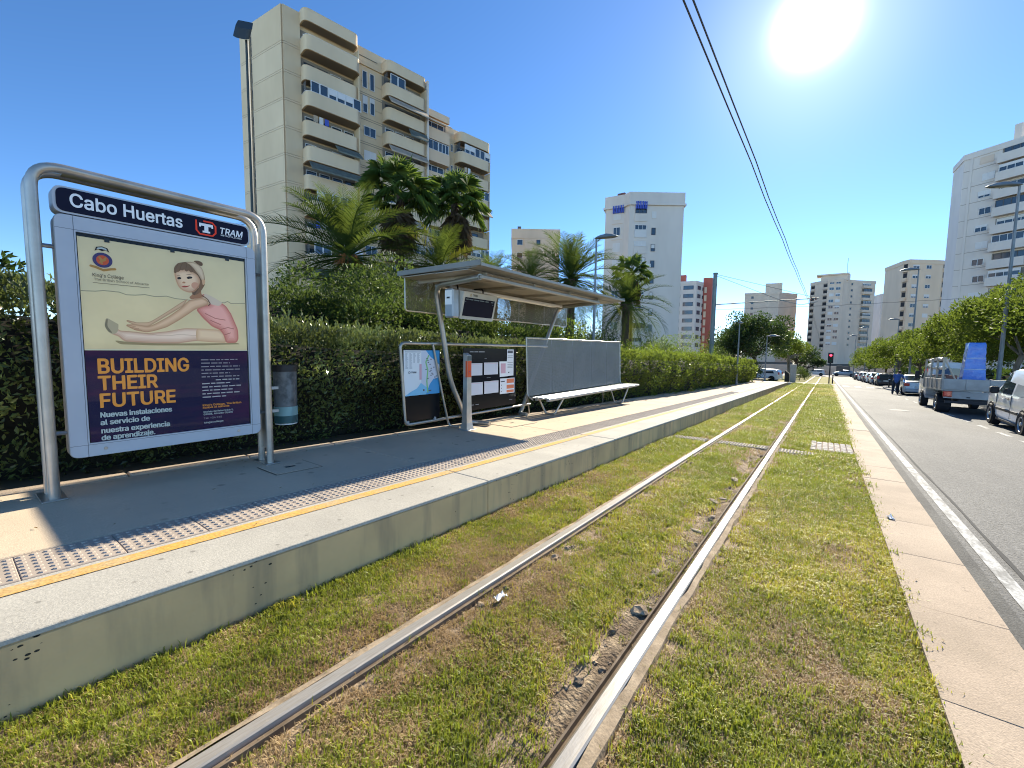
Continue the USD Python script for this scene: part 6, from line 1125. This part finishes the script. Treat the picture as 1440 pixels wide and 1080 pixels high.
def wheel(t, x, y, r, w, s):
    T = np.array([[0, 0, s, x], [0, 1, 0, y], [1, 0, 0, r], [0, 0, 0, 1.]])
    part(t, 'wheel_arch', MB().lathe([(0, w * .02), (r * 1.13, w * .02), (r * 1.16, -w * .9), (0, -w * .9)], 20, np.array([[0, 0, s, x + s * .012], [0, 1, 0, y], [1, 0, 0, r + .02], [0, 0, 0, 1.]])), dark)
    o = part(t, 'wheel', MB().lathe([(r * .60, 0), (r * .66, .02), (r * .93, .025), (r, -.01), (r, -w + .02), (r * .93, -w), (r * .6, -w)], 24, T @ np.array([[1, 0, 0, 0], [0, 1, 0, 0], [0, 0, 1, .025], [0, 0, 0, 1.]])), rubber, smooth=40)
    part(o, 'rim', MB().lathe([(0, .012), (r * .16, .015), (r * .2, -.02), (r * .52, -.035), (r * .6, .015), (r * .64, .0)], 20, T @ np.array([[1, 0, 0, 0], [0, 1, 0, 0], [0, 0, 1, .03], [0, 0, 0, 1.]])), m_rim, smooth=30)
    for k in range(5):
        a = k * 1.2566; c, q = math.cos(a), math.sin(a); part(o, 'rim_slot', MB().poly([(c * r * .28 - q * r * .07, q * r * .28 + c * r * .07), (c * r * .5 - q * r * .1, q * r * .5 + c * r * .1), (c * r * .5 + q * r * .1, q * r * .5 - c * r * .1), (c * r * .28 + q * r * .07, q * r * .28 - c * r * .07)], .006, T @ np.array([[1, 0, 0, 0], [0, 1, 0, 0], [0, 0, 1, .004], [0, 0, 0, 1.]])), dark)
def car(name, label, cat, loc, rz, paint, L=4.2, Wd=1.75, prof=None, belt=.92, wb=2.55, r=.31, inset=.13, sill=.22, wins=(), group=None, front=.82, van=False):
    """front points along +y. prof: (y, z of the top line) from rear to front; wins: side windows (y0, y1, y0 top, y1 top)"""
    t = thing(name, label, cat, loc, rz, rx=0, group=group)
    hw = Wd / 2; P = np.array(prof, float); ys = np.unique(np.concatenate([P[:, 0], np.linspace(P[0, 0], P[-1, 0], 26)])); zt = np.interp(ys, P[:, 0], P[:, 1]); rings = []
    for y, z in zip(ys, zt):
        e = min((y - P[0, 0]) / .35, (P[-1, 0] - y) / .55, 1.0); e = max(e, 0); w = hw * (.86 + .14 * math.sqrt(1 - (1 - e) ** 2)); zb = sill + .10 * (1 - e); b = min(belt, z - .02); g = max(0.0, min(1.0, (z - belt) / .45)); wr = w - inset * g
        half = [(w * .93, zb), (w, zb + .13), (w * 1.0, (zb + b) / 2 + .05), (w * .985, b), (wr, max(b + .005, z - .07)), (wr - .12, z - .01), (0, z + .012)]
        rings.append([(a, y, c) for a, c in half] + [(-a, y, c) for a, c in half[-2::-1]])
    part(t, 'body', loft(rings), paint, smooth=38)
    zr = lambda y: float(np.interp(y, P[:, 0], P[:, 1])); top = P[:, 1].max()
    wx = lambda z: hw * .985 - (inset) * max(0, min(1, (z - belt) / (top - .07 - belt))) 
    for (a, b, c, d, mm) in wins:
        for s in (1, -1):
            z0, z1 = belt + .03, top - .13; v = [(s * (wx(z0) + .006), a, z0), (s * (wx(z0) + .006), b, z0), (s * (wx(z1) + .006), d, z1), (s * (wx(z1) + .006), c, z1)]
            part(t, 'side_window', MB().add(v, [[0, 1, 2, 3]]), mm or m_cg)
    return t, hw, zr, wx
def screens(t, hw, q, name, inset=.13, m=None):
    (ya, za), (yb, zb_) = q; n = np.array([0, zb_ - za, -(yb - ya)]); n = n / np.linalg.norm(n) * (.012 if n[2] > 0 else -.012)
    part(t, name, MB().add([np.array(p) + n for p in ((-hw * .86, ya, za), (hw * .86, ya, za), (hw * .78, yb, zb_), (-hw * .78, yb, zb_))], [[0, 1, 2, 3]]), m or m_cg)
def road_at(x, y): return (x, y, float(gz(y)) - .118)
# white van
VP = [(-2.05, .55), (-2.02, 1.55), (-1.9, 1.74), (-1.0, 1.83), (.2, 1.82), (.55, 1.74), (1.22, 1.12), (1.95, .92), (2.12, .70), (2.15, .45)]
vw = flat('van_side_glass', (0.42, 0.45, 0.47), 0.08, spec=0.9)  # pale base colour stands in for the reflection on the rear side window
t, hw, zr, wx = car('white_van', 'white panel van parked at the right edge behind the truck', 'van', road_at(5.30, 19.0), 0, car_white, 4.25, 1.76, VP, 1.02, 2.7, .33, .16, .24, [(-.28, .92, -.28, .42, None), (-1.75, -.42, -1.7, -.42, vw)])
for s in (1, -1):
    for y in (-1.42, 1.35): wheel(t, s * (hw + .002), y, .33, .2, s)
    part(t, 'side_moulding', MB().box((s * hw, -1.0, .52), (s * (hw + .022), .92, .60), .008), m_trim); part(t, 'door_handle', MB().box((s * hw, -.18, .90), (s * (hw + .03), .02, .94), .008), m_trim)
    part(t, 'door_seam', MB().box((s * (hw - .01), -.345, .35), (s * (hw + .004), -.335, 1.02)), dark); part(t, 'door_seam', MB().box((s * (hw - .01), .96, .35), (s * (hw + .004), .97, 1.0)), dark)
    part(t, 'mirror', MB().box((s * (hw + .02), .62, 1.02), (s * (hw + .22), .80, 1.24), .04), m_trim); part(t, 'head_lamp', MB().box((s * .55, 2.0, .68), (s * .82, 2.1, .88), .03), m_head); part(t, 'tail_lamp', MB().box((s * .78, -2.06, .9), (s * .86, -1.98, 1.4), .02), m_tail)
screens(t, hw, ((1.20, 1.13), (.58, 1.71)), 'windscreen'); screens(t, hw, ((-2.03, 1.05), (-2.02, 1.5)), 'rear_window'); part(t, 'front_bumper', MB().box((-.8, 2.0, .28), (.8, 2.19, .52), .05), m_trim); part(t, 'sill_trim', MB().box((-hw - .002, -.9, .2), (hw + .002, .9, .27), .01), m_trim)
# flatbed truck
t = thing('flatbed_truck', 'grey flatbed truck with a wooden side rack, seen from behind', 'truck', (4.86, 24.2, float(gz(24.2)) - .118), rx=PITCH)
m_bed = mat('truck_grey', (0.37, 0.365, 0.34), 0.6, (0.28, 0.275, 0.255), 2.0, metal=0.2); m_rack = mat('rack_timber', (0.42, 0.37, 0.29), 0.8, (0.30, 0.26, 0.2), 8.0); m_wrap = mat('plastic_wrap', (0.62, 0.62, 0.58), 0.35, (0.45, 0.44, 0.40), 9.0, bump=0.8, bscale=14); xl, xr_ = -1.03, 1.03
part(t, 'bed_floor', MB().box((xl, 0, .92), (xr_, 4.0, .99)), m_bed)
for (a, b) in ((.0, 1.98), (2.02, 4.0)):
    for s in (xl, xr_ - .04): part(t, 'side_board', MB().box((s, a, .98), (s + .04, b, 1.40), .01), m_bed)
part(t, 'tailgate', MB().box((xl, -.04, .97), (xr_, 0, 1.40), .01), m_bed)
for x in (-.99, -.36, .30, .95): part(t, 'gate_rib', MB().box((x, -.058, .99), (x + .05, -.04, 1.39), .006), m_bed)
for y in (.1, 1.0, 2.0, 3.0, 3.9): part(t, 'board_rib', MB().box((xl - .02, y, .99), (xl, y + .05, 1.39), .005), m_bed)
for y in (0.0, 3.96): 
    for x in (xl - .01, xr_ - .04): part(t, 'corner_post', MB().box((x, y - .03, .95), (x + .05, y + .03, 1.44)), m_bed)
part(t, 'rear_bumper', MB().box((-.95, .0, .62), (.95, .08, .90)), m_bed); part(t, 'under_guard', MB().box((-.9, .05, .42), (.9, .12, .52)), m_trim)
for s in (-1, 1): part(t, 'tail_lamp', MB().box((s * .97 - .22 * (s > 0), -.05, .70), (s * .97 + .22 * (s < 0), .0, .88), .015), m_tail); part(t, 'lamp_frame', MB().box((s * .97 - .25 * (s > 0) - .01, -.02, .67), (s * .97 + .25 * (s < 0) + .01, .02, .91), .01), car_red)
part(t, 'bumper_hole', MB().box((-.30, -.014, .66), (-.2, -.001, .70)), dark)
part(t, 'chassis', MB().box((-.5, .1, .45), (.5, 5.2, .8)), m_trim)
for y in (.12, 1.3, 2.5, 3.86): part(t, 'rack_post', MB().box((xl - .0, y, 1.0), (xl + .07, y + .07, 2.26)), m_rack)
for z in (1.42, 1.82, 2.2): part(t, 'rack_rail', MB().box((xl + .07, .1, z), (xl + .11, 3.95, z + .07)), m_rack)
part(t, 'rack_brace', MB().tube([(xl + .05, .15, 2.2), (xl + .55, .15, 1.0)], .03, 6), m_rack)
for (ya, z) in ((.5, 1.84), (1.9, 1.86), (1.0, 2.22), (2.7, 2.2)):
    m_ = trimesh.creation.icosphere(2, 1.0); v = np.array(m_.vertices); v = v * (0.7 + .6 * meshkit.noise(v * 2.2 + ya, 3))[:, None] * (.10, .62, .075); part(t, 'wrapped_bundle', (v + (xl + .12, ya + .4, z), m_.faces), m_wrap, smooth=50)
part(t, 'cargo', MB().box((xl + .15, .4, 1.0), (xl + .5, 3.6, 1.55), .02), m_brown)
cab = [(4.05, .55), (4.06, 1.85), (4.2, 2.12), (5.0, 2.12), (5.25, 2.05), (5.85, 1.28), (6.05, 1.05), (6.1, .5)]
hwc = .93; rings = []
for y, z in cab:
    w = hwc if y < 5.9 else hwc * .93; b = min(1.3, z - .02); g = max(0, min(1, (z - 1.3) / .7)); half = [(w * .95, .42), (w, .6), (w, b), (w - .13 * g, max(b + .005, z - .08)), (w - .13 * g - .1, z), (0, z + .01)]; rings.append([(a, y, c) for a, c in half] + [(-a, y, c) for a, c in half[-2::-1]])
part(t, 'cab', loft(rings), mat('cab_paint', (0.56, 0.57, 0.57), 0.35, (0.48, 0.49, 0.49), 1.5, coat=0.5), smooth=35)
part(t, 'cab_window', MB().box((-.6, 4.035, 1.45), (.6, 4.05, 1.86)), m_cg); screens(t, hwc, ((5.83, 1.31), (5.28, 2.0)), 'windscreen')
for s in (-1, 1): part(t, 'cab_window', MB().add([(s * (hwc + .004), 4.5, 1.33), (s * (hwc + .004), 5.55, 1.33), (s * (hwc - .10), 5.15, 1.95), (s * (hwc - .10), 4.5, 1.95)], [[0, 1, 2, 3]]), m_cg); part(t, 'mirror', MB().box((s * 1.0, 5.35, 1.3), (s * 1.18, 5.45, 1.7), .03), m_trim)
for s in (-1, 1):
    for y in (1.05, 4.85): wheel(t, s * (.98 if y < 2 else .95), y, .36, .24 if y > 2 else .42, s)
    part(t, 'mudguard', MB().box((s * .7, .55, .78), (s * 1.0, 1.6, .81)), m_trim)
# the blue wrapped load standing on the bed
t = thing('wrapped_load', 'tall tapering load wrapped in blue tarpaulin on the truck bed', 'load', (4.90, 25.3, float(gz(25.3)) - .118 + 1.02))
m_tarp = mat('blue_tarpaulin', (0.03, 0.15, 0.52), 0.28, (0.02, 0.10, 0.42), 5.0, spec=0.6, bump=1.0, bscale=9, coat=0.4)
g = 15; rings = []
for k, z in enumerate(np.linspace(0, 1.88, g)):
    u = z / 1.88; w0, w1, d = -.40 + .14 * u, .30 - .08 * u, .30 - .06 * u; ring = []
    for (xa, ya, xb, yb_) in ((w0, -d, w1, -d), (w1, -d, w1, d), (w1, d, w0, d), (w0, d, w0, -d)):
        for q in np.linspace(0, 1, 7)[:-1]: ring.append((xa + (xb - xa) * q, ya + (yb_ - ya) * q, z))
    ring = np.array(ring); nz = meshkit.fbm(ring * (5, 5, 9) + 3, 3, 4) - .5; c = ring[:, :2].mean(0); dd = ring[:, :2] - c; ring[:, :2] += dd / np.linalg.norm(dd, axis=1, keepdims=True) * nz[:, None] * .10; rings.append(ring)
part(t, 'tarpaulin', loft(rings), m_tarp, smooth=25)
for z in (.35, .8, 1.25): part(t, 'tie_strap', MB().tube([(-.43 + .14 * z / 1.62, -.33 + .04 * z, z), (.30 - .08 * z / 1.88, -.33 + .04 * z, z + .02)], .012, 5), flat('pale_strap', (0.4, 0.5, 0.6), .5))
# silver saloon
SP = [(-2.15, .55), (-2.12, .95), (-1.95, 1.05), (-1.55, 1.08), (-.75, 1.42), (.15, 1.44), (.95, 1.02), (1.85, .86), (2.12, .62), (2.15, .4)]
def saloon(label, loc, rz, paint, group=None, sc=1.0, near=False):
    t, hw, zr, wx = car('parked_car', label, 'car', loc, rz, paint, 4.3, 1.74, SP, .96, 2.6, .31, .17, .2, [(-1.25, -.2, -.72, -.2, None), (-.12, .78, -.12, .30, None)], group)
    for s in (1, -1):
        for y in (-1.3, 1.35): wheel(t, s * (hw + .002), y, .31, .19, s)
        part(t, 'tail_lamp', MB().box((s * .55, -2.16, .72), (s * .84, -2.05, .92), .02), m_tail); part(t, 'head_lamp', MB().box((s * .5, 2.02, .62), (s * .80, 2.13, .76), .02), m_head); part(t, 'mirror', MB().box((s * (hw + .01), .62, .95), (s * (hw + .18), .76, 1.08), .03), paint)
    screens(t, hw, ((.98, 1.03), (.2, 1.42)), 'windscreen'); screens(t, hw, ((-1.55, 1.10), (-.80, 1.40)), 'rear_window'); part(t, 'bumper', MB().box((-.8, -2.2, .3), (.8, -2.05, .55), .05), paint); part(t, 'bumper', MB().box((-.8, 2.05, .28), (.8, 2.2, .5), .05), paint); part(t, 'number_plate', MB().box((-.26, -2.215, .62), (.26, -2.13, .73)), m_plate)
    return t
def hatch(label, loc, rz, paint, group=None):
    HP = [(-1.95, .5), (-1.93, 1.0), (-1.7, 1.38), (-1.2, 1.47), (.1, 1.48), (.95, 1.0), (1.75, .84), (1.98, .6), (2.0, .38)]
    t, hw, zr, wx = car('parked_car', label, 'car', loc, rz, paint, 4.0, 1.72, HP, .95, 2.5, .31, .16, .2, [(-1.45, -.35, -1.2, -.35, None), (-.28, .78, -.28, .26, None)], group)
    for s in (1, -1):
        for y in (-1.2, 1.25): wheel(t, s * (hw + .002), y, .31, .19, s)
        part(t, 'tail_lamp', MB().box((s * .62, -1.97, .85), (s * .82, -1.86, 1.15), .02), m_tail); part(t, 'head_lamp', MB().box((s * .5, 1.88, .6), (s * .80, 1.98, .76), .02), m_head); part(t, 'mirror', MB().box((s * (hw + .01), .6, .94), (s * (hw + .18), .74, 1.07), .03), paint)
    screens(t, hw, ((.98, 1.01), (.15, 1.46)), 'windscreen'); screens(t, hw, ((-1.92, 1.02), (-1.72, 1.36)), 'rear_window'); part(t, 'bumper', MB().box((-.78, -2.0, .28), (.78, -1.88, .52), .04), paint); part(t, 'number_plate', MB().box((-.26, -2.012, .58), (.26, -1.95, .69)), m_plate)
    return t
saloon('silver saloon with a red tail lamp parked beyond the truck', road_at(5.35, 42.6), 0, car_silver)
hatch('dark hatchback parked under the trees past the pavement corner', road_at(5.5, 64.5), 0, car_dark)
saloon('pale silver saloon parked under the far trees', road_at(5.4, 70.5), 0, car_silver); hatch('small white hatchback in the far row under the trees', road_at(5.35, 76.5), 0, car_white); saloon('grey saloon far down the row of parked cars', road_at(5.3, 83), 0, car_grey); hatch('white hatchback at the far end of the parked row', road_at(5.2, 90), 0, car_white); saloon('dark saloon last in the far parked row', road_at(5.1, 98), 0, car_dark)
hatch('white hatchback crossing at the very end of the street', (-2.0, 119, float(gz(119)) - .13), 90, car_white); saloon('silver saloon half hidden behind the signal at the street end', (3.4, 121.2, float(gz(119)) - .13), 90, car_silver)
hatch('white hatchback in the shade below the big dark tree', ground_at(-6.2, 60.5, -.1), 80, car_white); saloon('white saloon parked left of the other in the shade of the dark tree', ground_at(-9.6, 62.0, -.1), 80, car_white); 
hatch('white hatchback parked across the pavement behind the truck', ground_at(12.3, 31.5), 75, car_white); hatch('grey hatchback parked beyond the pavement behind the van', ground_at(12.0, 36.5), 75, car_grey)
saloon('dark saloon parked in the shade beyond the right hand pavement', ground_at(11.2, 46.0), 80, car_dark)
# a scooter standing under the trees behind the truck
def scooter(label, loc, rz, paint):
    t = thing('scooter', label, 'motor scooter', loc, rz); 
    for y in (-.55, .6): 
        T = np.array([[0, 0, 1, -.05], [0, 1, 0, y], [1, 0, 0, .23], [0, 0, 0, 1.]]); part(t, 'wheel', MB().lathe([(.12, 0), (.2, 0), (.23, .03), (.23, .07), (.2, .1), (.12, .1), (.12, 0)], 16, T), rubber, smooth=40)
    part(t, 'body', MB().poly(fillet([(-.8, .45), (-.75, .75), (-.1, .72), (0, .35), (.35, .3), (.5, .95), (.6, .95), (.55, .2), (-.2, .2), (-.5, .35)], .06, 3, True)[:-1], .28, np.array([[0, 0, 1, -.14], [1, 0, 0, 0], [0, 1, 0, 0], [0, 0, 0, 1.]])), paint, smooth=30)
    part(t, 'seat', MB().box((-.14, -.75, .74), (.14, -.05, .84), .04), m_trim); part(t, 'handlebar', MB().tube([(-.32, .42, 1.05), (0, .5, 1.0), (.32, .42, 1.05)], .018, 6), m_trim); part(t, 'head_lamp', MB().lathe([(0, .05), (.08, .03), (.09, 0)], 12, np.array([[1, 0, 0, 0], [0, 0, 1, .60], [0, 1, 0, .9], [0, 0, 0, 1.]])), m_head); part(t, 'fork', MB().tube([(0, .6, .23), (0, .48, 1.0)], .025, 6), m_trim)
    return t
scooter('white scooter standing on the pavement behind the truck bed', ground_at(8.2, 29.8), 70, car_white); scooter('black scooter leaning on the pavement beside the white one', ground_at(8.6, 31.2), 70, car_dark)
t = thing('shade_canopy', 'low flat grey shade roof over the far side of the pavement', 'canopy', ground_at(13.2, 33.0)); part(t, 'roof', MB().box((-2.2, -5, 2.6), (2.6, 6, 2.75)), m_greyb)
for x in (-2, 2.3): 
    for y in (-4.7, 0.5, 5.7): part(t, 'post', MB().box((x, y, 0), (x + .12, y + .12, 2.6)), m_pole)
# ---------------------------------------------------------------- the man beside the silver car
import manifold3d as m3
def chain_body(bones, edge=.022):
    ms = []
    for (a, ra, b, rb_) in bones:
        s1 = m3.Manifold.sphere(ra, 16).translate(list(map(float, a))); s2 = m3.Manifold.sphere(rb_, 16).translate(list(map(float, b))); ms.append(m3.Manifold.batch_hull([s1, s2]))
    m = m3.Manifold.batch_boolean(ms, m3.OpType.Add).refine_to_length(edge).to_mesh(); tm = trimesh.Trimesh(m.vert_properties[:, :3], m.tri_verts, process=True); trimesh.smoothing.filter_taubin(tm, iterations=8); return tm
t = thing('person', 'person in blue shirt and dark trousers bending beside the silver car', 'person', (4.15, 41.2, float(gz(41.2)) - .118), 0)
hipL, hipR = np.array([-.10, -.08, .93]), np.array([.10, -.08, .93]); chest, neck, head = np.array([.10, .16, 1.30]), np.array([.15, .25, 1.46]), np.array([.19, .33, 1.58])
shL, shR = np.array([-.08, .18, 1.38]), np.array([.30, .16, 1.36]); elL, elR = np.array([-.10, .30, 1.10]), np.array([.46, .26, 1.10]); wrL, wrR = np.array([-.02, .48, .98]), np.array([.50, .46, 1.00]); knL, knR = np.array([-.13, .02, .50]), np.array([.12, .06, .50]); anL, anR = np.array([-.16, -.12, .09]), np.array([.12, -.04, .09])
bn = [((hipL + hipR) / 2, .145, chest, .165), (chest, .165, neck, .075), (neck, .062, head - (0, 0, .05), .06), (head, .098, head + (.01, .015, -.06), .078), (head + (.0, .0, .02), .1, head + (0, -.02, .03), .1), (shL, .07, shR, .07), (chest, .14, shL, .07), (chest, .14, shR, .07)]
for (h, k, a, s, e, w) in ((hipL, knL, anL, shL, elL, wrL), (hipR, knR, anR, shR, elR, wrR)):
    bn += [(h, .105, k, .065), (k, .062, a, .042), (a, .042, a + (0, .17, -.045), .035), (a, .045, a + (0, -.05, -.04), .04), (s, .062, e, .045), (e, .043, w, .03)]
    d = (w - e) / np.linalg.norm(w - e); sd = np.cross(d, (0, 0, 1.0)); sd /= np.linalg.norm(sd); bn.append((w, .028, w + d * .08, .03))
    for q, L in zip((-.03, -.01, .01, .03), (.065, .08, .078, .06)): bn += [(w + d * .08 + sd * q, .010, w + d * (.08 + L * .6) + sd * q * 1.2, .009), (w + d * (.08 + L * .6) + sd * q * 1.2, .009, w + d * (.08 + L * .9) + sd * q * 1.2 - (0, 0, .03), .008)]
    bn += [(w + d * .03 - sd * .03, .012, w + d * .075 - sd * .06, .010)]
bn += [(head + (0.03, .10, -.02), .018, head + (.035, .118, -.035), .014), (head + (-.095, .0, -.02), .02, head + (-.1, -.01, .0), .02), (head + (.1, .0, -.02), .02, head + (.105, -.01, .0), .02)]
skinm = mat('skin', (0.48, 0.28, 0.19), 0.55, (0.42, 0.24, 0.16), 6.0)
part(t, 'body', chain_body(bn), skinm, smooth=True)
shirt = chain_body([((hipL + hipR) / 2 + (0, 0, .02), .165, chest, .182), (chest, .18, neck - (.01, .02, .06), .10), (shL, .088, shR, .088), (chest, .15, shL, .085), (chest, .15, shR, .085), (shL, .082, shL * .4 + elL * .6, .066), (shR, .082, shR * .4 + elR * .6, .066)], .03)
part(t, 'shirt', shirt, mat('blue_shirt', (0.07, 0.13, 0.33), 0.85, (0.05, 0.10, 0.26), 8.0, bump=.5, bscale=20), smooth=True)
tr_ = chain_body([(hipL, .125, hipR, .125), (hipL, .122, knL, .086), (knL, .084, anL + (0, 0, .03), .066), (hipR, .122, knR, .086), (knR, .084, anR + (0, 0, .03), .066)], .03)
part(t, 'trousers', tr_, mat('dark_trousers', (0.03, 0.035, 0.05), 0.9, (0.02, 0.024, 0.035), 8.0), smooth=True)
for a in (anL, anR): part(t, 'shoe', chain_body([(a + (0, -.05, -.045), .05, a + (0, .17, -.05), .042)], .03), m_trim, smooth=True)
part(t, 'hair', chain_body([(head + (0, -.025, .035), .104, head + (0, .0, .05), .098)], .03), flat('dark_hair', (0.02, 0.016, 0.012), .7), smooth=True)
for s in (-.035, .035): part(t, 'eye', trimesh.creation.icosphere(1, .013).apply_translation(head + (s, .088, .005)), flat('eye_dark_%d' % int(s * 1000 + 50), (0.02, 0.02, 0.02), .2))
part(t, 'mouth', MB().box(head + (-.025, .078, -.065), head + (.03, .086, -.057)), flat('lips', (0.3, 0.1, 0.09), .5))
